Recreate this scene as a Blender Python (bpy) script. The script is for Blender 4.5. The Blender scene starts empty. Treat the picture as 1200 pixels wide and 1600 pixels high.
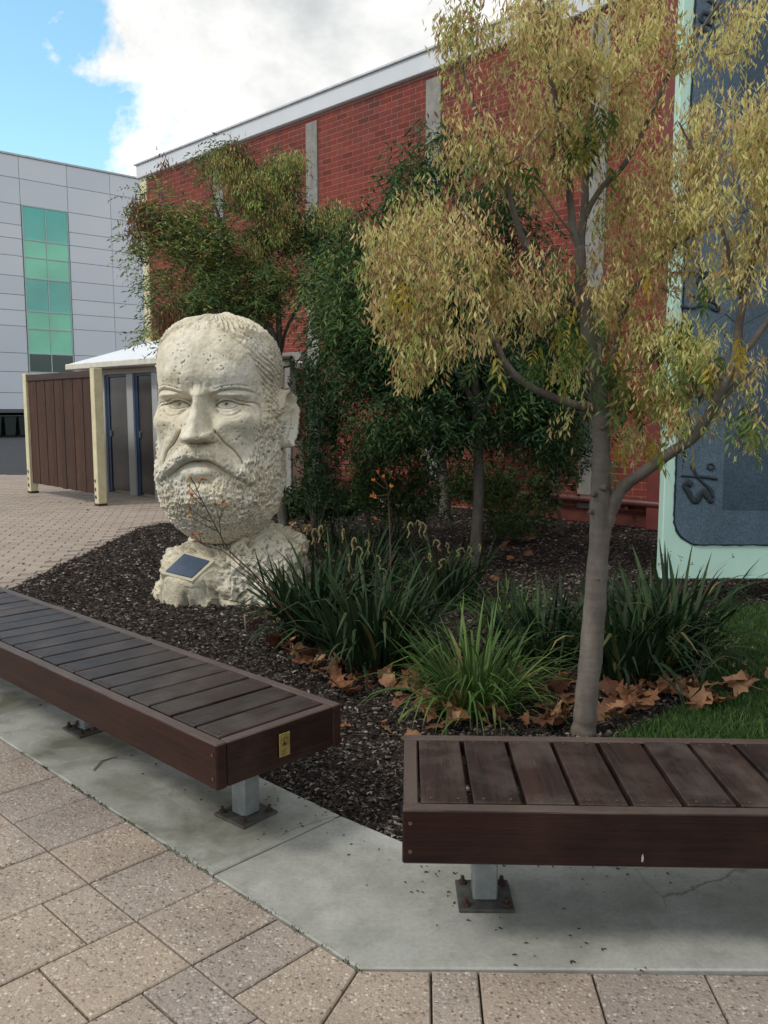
import bpy, math, random
import numpy as np
from mathutils import Vector, Matrix, noise
R = math.radians
random.seed(7)
rng = np.random.default_rng(11)
S = bpy.context.scene
COL = S.collection

# ------------------------------------------------------------------ camera
H_EYE = 1.42
PITCH = R(6.9)
FPX = 1340.0
cam_d = bpy.data.cameras.new('camera')
cam_d.sensor_fit = 'VERTICAL'
cam_d.sensor_height = 32.0
cam_d.lens = 32.0 * FPX / 1600.0
cam_d.clip_start = 0.05
cam_d.clip_end = 2000
cam = bpy.data.objects.new('camera', cam_d)
COL.objects.link(cam)
cam.location = (0, 0, H_EYE)
cam.rotation_euler = (R(90) - PITCH, 0, 0)
S.camera = cam

# ------------------------------------------------------------------ world
W = bpy.data.worlds.new('World')
S.world = W
W.use_nodes = True
wn = W.node_tree.nodes
wl = W.node_tree.links
wn.clear()
SUN_EL, SUN_AZ = 46.0, 242.0       # azimuth clockwise from +Y
w_out = wn.new('ShaderNodeOutputWorld')
bg_sky = wn.new('ShaderNodeBackground')
sky = wn.new('ShaderNodeTexSky')
sky.sky_type = 'NISHITA'
sky.sun_disc = False
sky.sun_elevation = R(SUN_EL)
sky.sun_rotation = R(SUN_AZ)
sky.ozone_density = 1.6
hs = wn.new('ShaderNodeHueSaturation')
hs.inputs['Hue'].default_value = 0.472
hs.inputs['Value'].default_value = 1.35
hs.inputs['Saturation'].default_value = 1.05
wl.new(sky.outputs[0], hs.inputs['Color'])
wl.new(hs.outputs[0], bg_sky.inputs['Color'])
bg_sky.inputs['Strength'].default_value = 0.15
tc = wn.new('ShaderNodeTexCoord')


def wmath(op, a, b=None, clamp=False):
    n = wn.new('ShaderNodeMath')
    n.operation = op
    n.use_clamp = clamp
    for i, v in enumerate((a, b)):
        if v is None:
            continue
        if isinstance(v, (int, float)):
            n.inputs[i].default_value = v
        else:
            wl.new(v, n.inputs[i])
    return n.outputs[0]


def wnoise(scale, detail, rough=0.55, dist=0.0, off=(0, 0, 0), zs=1.0):
    m = wn.new('ShaderNodeMapping')
    m.inputs['Location'].default_value = off
    m.inputs['Scale'].default_value = (1, 1, zs)
    wl.new(tc.outputs['Generated'], m.inputs['Vector'])
    n = wn.new('ShaderNodeTexNoise')
    n.inputs['Scale'].default_value = scale
    n.inputs['Detail'].default_value = detail
    n.inputs['Roughness'].default_value = rough
    n.inputs['Distortion'].default_value = dist
    wl.new(m.outputs[0], n.inputs['Vector'])
    return n.outputs['Fac']


def wdot(v):
    n = wn.new('ShaderNodeVectorMath')
    n.operation = 'DOT_PRODUCT'
    wl.new(tc.outputs['Generated'], n.inputs[0])
    n.inputs[1].default_value = v
    return n.outputs['Value']


def wramp(x, pts):
    n = wn.new('ShaderNodeValToRGB')
    el = n.color_ramp.elements
    el[0].position, el[0].color = pts[0][0], pts[0][1]
    el[1].position, el[1].color = pts[-1][0], pts[-1][1]
    for p, c in pts[1:-1]:
        e = el.new(p)
        e.color = c
    wl.new(x, n.inputs[0])
    return n.outputs[0]


def px_dir(px, py):
    dx = (px - 600) / FPX
    dy = (800 - py) / FPX
    v = Vector((dx, math.cos(PITCH) + dy * math.sin(PITCH), -math.sin(PITCH) + dy * math.cos(PITCH)))
    return v.normalized()


gap = px_dir(-210, 40)
d_gap = wdot(tuple(gap))                       # 1 in the middle of the blue opening
big = wnoise(4.2, 12, 0.62, 0.25, (1.3, 0.4, 2.2), 1.25)
bulge = wmath('MULTIPLY', wmath('SUBTRACT', big, 0.5), 0.16)
edge = wmath('ADD', wmath('SUBTRACT', 0.9800, d_gap), bulge)
m_gap = wmath('MULTIPLY', edge, 85.0, True)
far_n = wnoise(2.1, 7, 0.55, 0.0, (5.1, 1.7, 0.3), 1.6)
m_far = wmath('MULTIPLY', wmath('SUBTRACT', far_n, 0.36), 14.0, True)
mask = wmath('MULTIPLY', m_gap, m_far)
shade_n = wnoise(3.6, 9, 0.55, 0.1, (2.9, 1.2, 0.7), 1.35)
fine_n = wnoise(11.0, 8, 0.6, 0.0, (0.2, 3.2, 0.7), 1.3)
sh = wmath('ADD', wmath('MULTIPLY', shade_n, 0.8), wmath('MULTIPLY', fine_n, 0.2))
ccol = wramp(sh, [(0.42, (0.48, 0.50, 0.51, 1)), (0.475, (0.58, 0.60, 0.60, 1)),
                  (0.53, (0.73, 0.735, 0.72, 1)), (0.60, (0.92, 0.91, 0.87, 1))])
bg_cl = wn.new('ShaderNodeBackground')
wl.new(ccol, bg_cl.inputs['Color'])
bg_cl.inputs['Strength'].default_value = 1.0
wmix = wn.new('ShaderNodeMixShader')
wl.new(mask, wmix.inputs[0])
wl.new(bg_sky.outputs[0], wmix.inputs[1])
wl.new(bg_cl.outputs[0], wmix.inputs[2])
wl.new(wmix.outputs[0], w_out.inputs['Surface'])

# ------------------------------------------------------------------ sun
sun_d = bpy.data.lights.new('sun', 'SUN')
sun_d.energy = 1.35
sun_d.angle = R(12)
sun_d.color = (1.0, 0.94, 0.84)
sun = bpy.data.objects.new('sun', sun_d)
COL.objects.link(sun)
az, el = R(SUN_AZ), R(SUN_EL)
sdir = Vector((math.sin(az) * math.cos(el), math.cos(az) * math.cos(el), math.sin(el)))
sun.rotation_euler = sdir.to_track_quat('Z', 'Y').to_euler()

S.view_settings.view_transform = 'Standard'
S.view_settings.look = 'None'
S.view_settings.exposure = 0.38
S.view_settings.gamma = 1.0
S.view_settings.use_curve_mapping = False


# ------------------------------------------------------------------ helpers
def ground(px, py, z=0.0):
    d = (px - 600) / FPX, (800 - py) / FPX
    Y = math.cos(PITCH) + d[1] * math.sin(PITCH)
    Z = -math.sin(PITCH) + d[1] * math.cos(PITCH)
    t = (z - H_EYE) / Z
    return Vector((d[0] * t, Y * t, z))


def at(px, py, Y0):
    d = (px - 600) / FPX, (800 - py) / FPX
    Y = math.cos(PITCH) + d[1] * math.sin(PITCH)
    Z = -math.sin(PITCH) + d[1] * math.cos(PITCH)
    t = Y0 / Y
    return Vector((d[0] * t, Y0, H_EYE + Z * t))


def tag(o, label=None, cat=None, group=None, kind=None):
    if label: o['label'] = label
    if cat: o['category'] = cat
    if group: o['group'] = group
    if kind: o['kind'] = kind
    return o


def thing(name, label, cat, loc=(0, 0, 0), rotz=0.0, group=None):
    o = bpy.data.objects.new(name, None)
    o.empty_display_size = 0.2
    COL.objects.link(o)
    o.location = loc
    o.rotation_euler = (0, 0, rotz)
    return tag(o, label, cat, group)


def make_mesh(name, v, f, mat, smooth=False, rnd=None):
    """v: Nx3, f: list of index tuples, or an int array of equal-sized faces"""
    me = bpy.data.meshes.new(name)
    v = np.asarray(v, dtype=np.float32).reshape(-1, 3)
    if isinstance(f, np.ndarray):
        k = f.shape[1]
        me.vertices.add(len(v))
        me.vertices.foreach_set('co', v.ravel())
        me.loops.add(f.size)
        me.loops.foreach_set('vertex_index', f.astype(np.int32).ravel())
        me.polygons.add(len(f))
        me.polygons.foreach_set('loop_start', np.arange(0, f.size, k, dtype=np.int32))
        me.update(calc_edges=True)
        me.validate()
    else:
        me.from_pydata([tuple(float(c) for c in p) for p in v], [], f)
    if mat: me.materials.append(mat)
    me.polygons.foreach_set('use_smooth', np.full(len(me.polygons), bool(smooth)))
    if rnd is not None:
        a = me.attributes.new('rnd', 'FLOAT', 'FACE')
        a.data.foreach_set('value', np.asarray(rnd, dtype=np.float32))
    me.update()
    return me


def link(name, me, parent=None, loc=None, rot=None, scale=None):
    o = bpy.data.objects.new(name, me)
    COL.objects.link(o)
    if parent: o.parent = parent
    if loc is not None: o.location = loc
    if rot is not None: o.rotation_euler = rot
    if scale is not None: o.scale = scale
    return o


class MB:
    """collects boxes, prisms and tubes into one mesh"""
    def __init__(s):
        s.v, s.f = [], []

    def add(s, v, f):
        n = len(s.v)
        s.v += [tuple(p) for p in v]
        s.f += [tuple(i + n for i in q) for q in f]
        return s

    def box(s, x0, x1, y0, y1, z0, z1, M=None, bev=0.0):
        if bev > 0:
            b = min(bev, (x1 - x0) * .45, (y1 - y0) * .45, (z1 - z0) * .45)
            v, f = bevbox(x0, x1, y0, y1, z0, z1, b)
        else:
            v = [(x, y, z) for z in (z0, z1) for y in (y0, y1) for x in (x0, x1)]
            f = [(0, 2, 3, 1), (4, 5, 7, 6), (0, 1, 5, 4), (2, 6, 7, 3), (0, 4, 6, 2), (1, 3, 7, 5)]
        if M is not None: v = [M @ Vector(p) for p in v]
        return s.add(v, f)

    def prism(s, poly, z0, z1, bev=0.0):
        n = len(poly)
        if bev > 0:
            ins = inset(poly, bev)
            v = [(p[0], p[1], z0) for p in poly] + [(p[0], p[1], z1 - bev) for p in poly] + [(p[0], p[1], z1) for p in ins]
            f = [tuple(reversed(range(n))), tuple(range(2 * n, 3 * n))]
            for k in (0, 1):
                f += [(k * n + i, k * n + (i + 1) % n, (k + 1) * n + (i + 1) % n, (k + 1) * n + i) for i in range(n)]
        else:
            v = [(p[0], p[1], z0) for p in poly] + [(p[0], p[1], z1) for p in poly]
            f = [tuple(reversed(range(n))), tuple(range(n, 2 * n))]
            f += [(i, (i + 1) % n, n + (i + 1) % n, n + i) for i in range(n)]
        return s.add(v, f)

    def tube(s, pts, rad, sides=8, cap=True):
        v, f = tube_geo(pts, rad, sides, cap)
        return s.add(v, f)

    def build(s, name, mat, parent=None, smooth=False, loc=None, rot=None):
        me = make_mesh(name, s.v, s.f, mat, smooth)
        return link(name, me, parent, loc, rot)


def bevbox(x0, x1, y0, y1, z0, z1, b):
    v, idx = [], {}
    X, Y, Z = (x0, x1), (y0, y1), (z0, z1)
    for i in (0, 1):
        for j in (0, 1):
            for k in (0, 1):
                sx, sy, sz = (1 - 2 * i), (1 - 2 * j), (1 - 2 * k)
                idx[(i, j, k, 'x')] = len(v); v.append((X[i], Y[j] + sy * b, Z[k] + sz * b))
                idx[(i, j, k, 'y')] = len(v); v.append((X[i] + sx * b, Y[j], Z[k] + sz * b))
                idx[(i, j, k, 'z')] = len(v); v.append((X[i] + sx * b, Y[j] + sy * b, Z[k]))
    g = lambda i, j, k, a: idx[(i, j, k, a)]
    f = []
    for i in (0, 1):
        q = [g(i, 0, 0, 'x'), g(i, 1, 0, 'x'), g(i, 1, 1, 'x'), g(i, 0, 1, 'x')]
        f.append(tuple(q) if i else tuple(q[::-1]))
        q = [g(0, i, 0, 'y'), g(1, i, 0, 'y'), g(1, i, 1, 'y'), g(0, i, 1, 'y')]
        f.append(tuple(q[::-1]) if i else tuple(q))
        q = [g(0, 0, i, 'z'), g(1, 0, i, 'z'), g(1, 1, i, 'z'), g(0, 1, i, 'z')]
        f.append(tuple(q) if i else tuple(q[::-1]))
    for a in (0, 1):
        for b2 in (0, 1):
            q = [g(a, b2, 0, 'x'), g(a, b2, 1, 'x'), g(a, b2, 1, 'y'), g(a, b2, 0, 'y')]
            f.append(tuple(q) if (a ^ b2) == 0 else tuple(q[::-1]))
            q = [g(a, 0, b2, 'x'), g(a, 1, b2, 'x'), g(a, 1, b2, 'z'), g(a, 0, b2, 'z')]
            f.append(tuple(q[::-1]) if (a ^ b2) == 0 else tuple(q))
            q = [g(0, a, b2, 'y'), g(1, a, b2, 'y'), g(1, a, b2, 'z'), g(0, a, b2, 'z')]
            f.append(tuple(q) if (a ^ b2) == 0 else tuple(q[::-1]))
    for i in (0, 1):
        for j in (0, 1):
            for k in (0, 1):
                q = [g(i, j, k, 'x'), g(i, j, k, 'y'), g(i, j, k, 'z')]
                f.append(tuple(q) if (i ^ j ^ k) else tuple(q[::-1]))
    return v, f


def inset(poly, d):
    n = len(poly)
    P = [Vector((p[0], p[1])) for p in poly]
    area = sum(P[i].x * P[(i + 1) % n].y - P[(i + 1) % n].x * P[i].y for i in range(n))
    sgn = 1 if area > 0 else -1
    out = []
    for i in range(n):
        a, b, c = P[i - 1], P[i], P[(i + 1) % n]
        e1 = (b - a).normalized(); e2 = (c - b).normalized()
        n1 = Vector((-e1.y, e1.x)) * sgn; n2 = Vector((-e2.y, e2.x)) * sgn
        k = 1 + n1.dot(n2)
        out.append(b + (n1 + n2) * (d / max(k, 0.2)))
    return out


def tube_geo(pts, rad, sides=8, cap=True):
    pts = [Vector(p) for p in pts]
    if isinstance(rad, (int, float)): rad = [rad] * len(pts)
    v, f = [], []
    up = Vector((0.31, 0.17, 0.93)).normalized()
    prev = None
    for i, p in enumerate(pts):
        t = (pts[min(i + 1, len(pts) - 1)] - pts[max(i - 1, 0)])
        t = t.normalized() if t.length > 1e-9 else Vector((0, 0, 1))
        a = prev - t * prev.dot(t) if prev is not None else up.cross(t)
        if a.length < 1e-5: a = Vector((1, 0, 0)).cross(t)
        a.normalize(); b = t.cross(a); prev = a
        for k in range(sides):
            w = 2 * math.pi * k / sides
            v.append(p + (a * math.cos(w) + b * math.sin(w)) * rad[i])
    n = len(pts)
    for i in range(n - 1):
        for k in range(sides):
            f.append((i * sides + k, i * sides + (k + 1) % sides, (i + 1) * sides + (k + 1) % sides, (i + 1) * sides + k))
    if cap:
        f.append(tuple(reversed(range(sides)))); f.append(tuple(range((n - 1) * sides, n * sides)))
    return v, f


def smooth_path(pts, rad, sub=4):
    pts = [Vector(p) for p in pts]
    op, orr = [], []
    n = len(pts)
    for i in range(n - 1):
        p0, p1, p2, p3 = pts[max(i - 1, 0)], pts[i], pts[i + 1], pts[min(i + 2, n - 1)]
        for k in range(sub):
            t = k / sub
            op.append(0.5 * ((2 * p1) + (p2 - p0) * t + (2 * p0 - 5 * p1 + 4 * p2 - p3) * t * t + (3 * p1 - p0 - 3 * p2 + p3) * t ** 3))
            orr.append(rad[i] * (1 - t) + rad[i + 1] * t)
    op.append(pts[-1]); orr.append(rad[-1])
    return op, orr


def clip_poly(poly, a, b, c):
    """keep a*x+b*y+c >= 0"""
    out = []
    n = len(poly)
    for i in range(n):
        p, q = poly[i], poly[(i + 1) % n]
        dp, dq = a * p[0] + b * p[1] + c, a * q[0] + b * q[1] + c
        if dp >= 0: out.append(p)
        if dp * dq < 0:
            t = dp / (dp - dq)
            out.append((p[0] + (q[0] - p[0]) * t, p[1] + (q[1] - p[1]) * t))
    return out


def in_poly(x, y, poly):
    x = np.asarray(x); y = np.asarray(y)
    c = np.zeros(x.shape, dtype=bool)
    n = len(poly)
    for i in range(n):
        x0, y0 = poly[i][:2]; x1, y1 = poly[(i + 1) % n][:2]
        if y0 == y1: continue
        k = ((y0 > y) != (y1 > y)) & (x < (x1 - x0) * (y - y0) / (y1 - y0) + x0)
        c ^= k
    return c


# ------------------------------------------------------------------ materials
class NT:
    def __init__(s, name):
        s.m = bpy.data.materials.new(name)
        s.m.use_nodes = True
        s.t = s.m.node_tree
        s.n, s.l = s.t.nodes, s.t.links
        s.n.clear()
        s.out = s.n.new('ShaderNodeOutputMaterial')
        s.b = s.n.new('ShaderNodeBsdfPrincipled')
        s.l.new(s.b.outputs[0], s.out.inputs['Surface'])
        s.co = s.n.new('ShaderNodeTexCoord')

    def put(s, sock, v):
        if isinstance(v, bpy.types.NodeSocket): s.l.new(v, sock)
        elif v is not None:
            if isinstance(v, (tuple, list)) and len(v) == 3 and sock.type == 'RGBA': v = (*v, 1)
            sock.default_value = v

    def vec(s, space='Object', scale=(1, 1, 1), off=None, rot=(0, 0, 0)):
        m = s.n.new('ShaderNodeMapping')
        m.inputs['Scale'].default_value = scale
        m.inputs['Rotation'].default_value = rot
        if space == 'World':
            g = s.n.new('ShaderNodeNewGeometry'); src = g.outputs['Position']
        else: src = s.co.outputs[space]
        if off is not None:
            a = s.n.new('ShaderNodeVectorMath'); a.operation = 'ADD'
            s.l.new(src, a.inputs[0]); s.l.new(off, a.inputs[1]); src = a.outputs[0]
        s.l.new(src, m.inputs['Vector'])
        return m.outputs[0]

    def noise(s, vec, scale, detail=4, rough=0.55, dist=0.0, out='Fac'):
        n = s.n.new('ShaderNodeTexNoise')
        n.inputs['Scale'].default_value = scale
        n.inputs['Detail'].default_value = detail
        n.inputs['Roughness'].default_value = rough
        n.inputs['Distortion'].default_value = dist
        s.l.new(vec, n.inputs['Vector'])
        return n.outputs[out]

    def voro(s, vec, scale, feature='F1', out='Distance', rnd=1.0):
        n = s.n.new('ShaderNodeTexVoronoi')
        n.feature = feature
        n.inputs['Scale'].default_value = scale
        n.inputs['Randomness'].default_value = rnd
        s.l.new(vec, n.inputs['Vector'])
        return n.outputs[out]

    def ramp(s, x, pts, interp='LINEAR'):
        n = s.n.new('ShaderNodeValToRGB')
        n.color_ramp.interpolation = interp
        el = n.color_ramp.elements
        c4 = lambda c: (c, c, c, 1) if isinstance(c, (int, float)) else (*c, 1) if len(c) == 3 else c
        el[0].position, el[0].color = pts[0][0], c4(pts[0][1])
        el[1].position, el[1].color = pts[-1][0], c4(pts[-1][1])
        for p, c in pts[1:-1]:
            el.new(p).color = c4(c)
        s.put(n.inputs[0], x)
        return n.outputs[0]

    def mix(s, f, a, b, mode='MIX'):
        n = s.n.new('ShaderNodeMix')
        n.data_type = 'RGBA'; n.blend_type = mode
        s.put(n.inputs[0], f); s.put(n.inputs[6], a); s.put(n.inputs[7], b)
        return n.outputs[2]

    def math(s, op, a, b=None, clamp=False):
        n = s.n.new('ShaderNodeMath'); n.operation = op; n.use_clamp = clamp
        s.put(n.inputs[0], a); s.put(n.inputs[1], b)
        return n.outputs[0]

    def rnd(s):
        """a random number per piece: object random + face attribute, wrapped"""
        oi = s.n.new('ShaderNodeObjectInfo')
        at_ = s.n.new('ShaderNodeAttribute'); at_.attribute_name = 'rnd'
        return s.math('FRACT', s.math('ADD', oi.outputs['Random'], at_.outputs['Fac']))

    def rvec(s, k=37.0):
        """random offset per object, as vector"""
        oi = s.n.new('ShaderNodeObjectInfo')
        c = s.n.new('ShaderNodeCombineXYZ')
        x = s.math('MULTIPLY', oi.outputs['Random'], k)
        for i in range(3): s.l.new(x, c.inputs[i])
        return c.outputs[0]

    def bump(s, h, strength=0.5, dist=0.01, prev=None):
        n = s.n.new('ShaderNodeBump')
        n.inputs['Strength'].default_value = strength
        n.inputs['Distance'].default_value = dist
        s.put(n.inputs['Height'], h)
        if prev is not None: s.l.new(prev, n.inputs['Normal'])
        return n.outputs[0]

    def done(s, col, rough=0.7, normal=None, metal=0.0, spec=None, trans=None):
        s.put(s.b.inputs['Base Color'], col)
        s.put(s.b.inputs['Roughness'], rough)
        s.put(s.b.inputs['Metallic'], metal)
        if spec is not None: s.b.inputs['Specular IOR Level'].default_value = spec
        if normal is not None: s.l.new(normal, s.b.inputs['Normal'])
        if trans:
            tb = s.n.new('ShaderNodeBsdfTranslucent')
            s.put(tb.inputs['Color'], col)
            mx = s.n.new('ShaderNodeMixShader'); mx.inputs[0].default_value = trans
            s.l.new(s.b.outputs[0], mx.inputs[1]); s.l.new(tb.outputs[0], mx.inputs[2])
            s.l.new(mx.outputs[0], s.out.inputs['Surface'])
        return s.m


def m_wood(name, axis, dark, mid, worn, wear=0.45, rough=0.5, topz=None):
    t = NT(name)
    sc = {'x': (1.2, 26, 26), 'y': (26, 1.2, 26), 'z': (26, 26, 1.2)}[axis]
    off = t.rvec()
    v = t.vec('Object', sc, off)
    g = t.noise(v, 3.0, 8, 0.65, 0.6)
    g2 = t.noise(t.vec('Object', tuple(c * 3 for c in sc), off), 5.0, 4, 0.6)
    v2 = t.vec('Object', (1, 1, 1), off)
    blot = t.noise(v2, 6.0, 5, 0.6)
    base = t.ramp(g, [(0.32, dark), (0.68, mid)])
    w = t.math('MULTIPLY', t.ramp(blot, [(0.45, 0.0), (0.72, 1.0)]), wear)
    warm = t.ramp(t.noise(t.vec('Object', tuple(c * .16 for c in sc), off), 2.2, 4, 0.6), [(0.48, 0.0), (0.68, 0.42)])
    base = t.mix(warm, base, tuple(c * k for c, k in zip(mid, (1.5, 1.1, 1.0))))
    base = t.mix(w, base, worn)
    r = t.rnd()
    base = t.mix(1.0, base, t.ramp(r, [(0, (0.80, 0.79, 0.79)), (0.5, (1.0, 0.98, 0.96)), (1, (1.20, 1.10, 1.05))]), 'MULTIPLY')
    if topz:
        # weathered, sun-greyed top edge of the board
        sp_ = t.n.new('ShaderNodeSeparateXYZ'); t.l.new(t.co.outputs['Object'], sp_.inputs[0])
        e_ = t.math('MULTIPLY', t.math('SUBTRACT', t.math('ADD', sp_.outputs[2], t.math('MULTIPLY', t.math('SUBTRACT', g, 0.5), 0.012)), topz), 300.0, True)
        base = t.mix(t.math('MULTIPLY', e_, 0.8), base, t.mix(blot, (0.055, 0.035, 0.028), (0.15, 0.115, 0.10)))
    else:
        # fine checks and scuffs
        sf = t.ramp(t.noise(t.vec('Object', tuple(c * .5 for c in sc), off), 9.0, 6, 0.7), [(0.60, 0.0), (0.70, 0.5)])
        base = t.mix(sf, base, worn)
    nb = t.bump(g2, 0.35, 0.002, t.bump(g, 0.5, 0.003))
    ro = t.math('ADD', t.math('MULTIPLY', blot, 0.3), rough - 0.15)
    return t.done(base, ro, nb, spec=0.28)


MX = m_wood('dark_jarrah_along_x', 'x', (0.014, 0.0085, 0.0075), (0.042, 0.023, 0.018), (0.085, 0.066, 0.058))
MY = m_wood('dark_jarrah_along_y', 'y', (0.012, 0.0072, 0.006), (0.037, 0.0225, 0.0180), (0.095, 0.077, 0.068), 0.65, 0.38)
MFA = m_wood('oiled_red_jarrah_fascia', 'x', (0.008, 0.0036, 0.0032), (0.030, 0.0098, 0.0068), (0.060, 0.027, 0.018), 0.35, 0.42, .4135)
MSCR = m_wood('weathered_screen_board', 'z', (0.020, 0.011, 0.008), (0.075, 0.038, 0.026), (0.10, 0.060, 0.042), 0.35, 0.7)


def simple(name, c, rough=0.6, metal=0.0, var=0.15, scale=8.0, bumpd=0.0, spec=None, space='Object'):
    t = NT(name)
    v = t.vec(space)
    n = t.noise(v, scale, 6, 0.6)
    lo = tuple(max(0, x * (1 - var)) for x in c); hi = tuple(x * (1 + var) for x in c)
    col = t.ramp(n, [(0.3, lo), (0.7, hi)])
    nb = t.bump(t.noise(v, scale * 9, 5, 0.6), 0.5, bumpd) if bumpd else None
    return t.done(col, rough, nb, metal, spec)


def m_concrete():
    t = NT('smooth_grey_concrete')
    v = t.vec('World')
    a = t.noise(v, 1.7, 8, 0.62, 0.3)
    b = t.noise(v, 9.0, 8, 0.65)
    c = t.noise(v, 260.0, 2, 0.5)
    fine = t.noise(v, 70.0, 6, 0.75)
    col = t.ramp(a, [(0.30, (0.27, 0.272, 0.248)), (0.48, (0.345, 0.349, 0.325)), (0.66, (0.40, 0.404, 0.382))])
    col = t.mix(0.75, col, t.ramp(b, [(0.30, (0.70, 0.71, 0.68)), (0.5, (1, 1, 1)), (0.70, (1.13, 1.12, 1.10))]), 'MULTIPLY')
    col = t.mix(0.8, col, t.ramp(fine, [(0.32, (0.80, 0.80, 0.79)), (0.5, (1, 1, 1)), (0.68, (1.12, 1.12, 1.11))]), 'MULTIPLY')
    cw = t.mix(0.10, v, t.noise(v, 3.5, 5, 0.6, 0, 'Color'))
    crk = t.ramp(t.voro(cw, 1.15, 'DISTANCE_TO_EDGE'), [(0.0, 1.0), (0.0016, 0.6), (0.003, 0.0)])
    crk = t.math('MULTIPLY', crk, t.ramp(t.noise(v, 1.3, 2), [(0.50, 0.0), (0.56, 0.7)]))
    col = t.mix(crk, col, (0.09, 0.085, 0.07))
    # green-brown stains that lie along the older left slab
    st = t.noise(t.vec('World', (1, 1, 1), None, (0, 0, 0.78)), 2.6, 6, 0.6, 0.8)
    sx = t.n.new('ShaderNodeSeparateXYZ'); t.l.new(v, sx.inputs[0])
    left = t.math('MULTIPLY', t.math('SUBTRACT', -0.15, sx.outputs[0]), 2.2, True)
    stm = t.math('MULTIPLY', t.math('ADD', t.math('MULTIPLY', left, 0.6), 0.25), t.ramp(st, [(0.42, 0.0), (0.66, 1.0)]))
    col = t.mix(stm, col, (0.105, 0.105, 0.070))
    pits = t.voro(v, 34.0, 'F1')
    pm = t.ramp(pits, [(0.0, 1.0), (0.055, 1.0), (0.085, 0.0)])
    pm = t.math('MULTIPLY', pm, t.ramp(t.noise(v, 7.0, 3), [(0.55, 0.0), (0.65, 0.8)]))
    col = t.mix(pm, col, (0.07, 0.065, 0.05))
    nb = t.bump(c, 0.25, 0.0015, t.bump(b, 0.3, 0.004))
    return t.done(col, 0.82, nb, spec=0.3)


def m_paver():
    t = NT('exposed_aggregate_paver')
    off = t.rvec(3.0)
    v = t.vec('World')
    warp = t.n.new('ShaderNodeVectorMath'); warp.operation = 'ADD'
    wn_ = t.noise(v, 60.0, 3, 0.6, 0, 'Color')
    wm = t.n.new('ShaderNodeVectorMath'); wm.operation = 'SCALE'; wm.inputs['Scale'].default_value = 0.012
    t.l.new(wn_, wm.inputs[0]); t.l.new(v, warp.inputs[0]); t.l.new(wm.outputs[0], warp.inputs[1])
    vc = t.voro(warp.outputs[0], 112.0, 'F1', 'Color')
    vd = t.voro(warp.outputs[0], 112.0, 'F1', 'Distance')
    sc = t.n.new('ShaderNodeSeparateColor'); t.l.new(vc, sc.inputs[0])
    peb = t.ramp(sc.outputs[0], [(0.0, (0.15, 0.112, 0.092)), (0.10, (0.235, 0.19, 0.157)), (0.30, (0.325, 0.270, 0.226)),
                                 (0.72, (0.40, 0.34, 0.292)), (0.90, (0.46, 0.415, 0.37)), (1.0, (0.60, 0.56, 0.52))])
    stone = t.ramp(vd, [(0.42, 1.0), (0.60, 0.0)])
    keep = t.math('GREATER_THAN', sc.outputs[1], 0.22)
    base = t.ramp(t.noise(v, 220.0, 4, 0.7), [(0.3, (0.265, 0.218, 0.182)), (0.7, (0.415, 0.352, 0.298))])
    col = t.mix(t.math('MULTIPLY', stone, keep), base, peb)
    dirt = t.noise(v, 3.2, 7, 0.62)
    col = t.mix(0.8, col, t.ramp(dirt, [(0.30, (0.74, 0.73, 0.74)), (0.55, (1, 1, 1)), (0.75, (1.12, 1.10, 1.05))]), 'MULTIPLY')
    col = t.mix(1.0, col, t.ramp(t.rnd(), [(0, (0.90, 0.91, 0.95)), (0.5, (1, 1, 1)), (1, (1.08, 1.04, 0.98))]), 'MULTIPLY')
    # dark specks
    sp = t.ramp(t.voro(v, 48.0), [(0.0, 1.0), (0.14, 1.0), (0.19, 0.0)])
    spk = t.math('MULTIPLY', sp, t.math('GREATER_THAN', t.noise(v, 26.0, 2), 0.56))
    col = t.mix(t.math('MULTIPLY', spk, 0.8), col, (0.085, 0.055, 0.042))
    h = t.math('MULTIPLY', stone, keep)
    nb = t.bump(h, 0.55, 0.003, t.bump(t.noise(v, 180.0, 4, 0.7), 0.6, 0.002))
    return t.done(col, 0.8, nb, spec=0.3)


def m_brick():
    t = NT('red_clay_brick')
    v = t.vec('World')
    r = t.rnd()
    col = t.ramp(r, [(0.0, (0.140, 0.038, 0.031)), (0.25, (0.190, 0.048, 0.038)), (0.55, (0.222, 0.054, 0.042)),
                     (0.80, (0.205, 0.052, 0.041)), (0.95, (0.245, 0.064, 0.048)), (1.0, (0.135, 0.045, 0.040))])
    n = t.noise(v, 60.0, 5, 0.65)
    col = t.mix(0.7, col, t.ramp(n, [(0.3, (0.72, 0.72, 0.72)), (0.7, (1.18, 1.15, 1.12))]), 'MULTIPLY')
    big = t.noise(v, 0.9, 6, 0.6)
    col = t.mix(0.6, col, t.ramp(big, [(0.3, (0.78, 0.78, 0.82)), (0.7, (1.12, 1.08, 1.05))]), 'MULTIPLY')
    # soot that runs down from the parapet
    sx = t.n.new('ShaderNodeSeparateXYZ'); t.l.new(v, sx.inputs[0])
    hi = t.math('MULTIPLY', t.math('SUBTRACT', sx.outputs[2], 4.6), 0.62, True)
    so = t.math('MULTIPLY', hi, t.ramp(t.noise(t.vec('World', (2, 2, 1)), 2.2, 7, 0.7), [(0.44, 0.0), (0.60, 0.6)]))
    col = t.mix(so, col, (0.070, 0.048, 0.052))
    return t.done(col, 0.9, t.bump(n, 0.4, 0.0015), spec=0.15)


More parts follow.
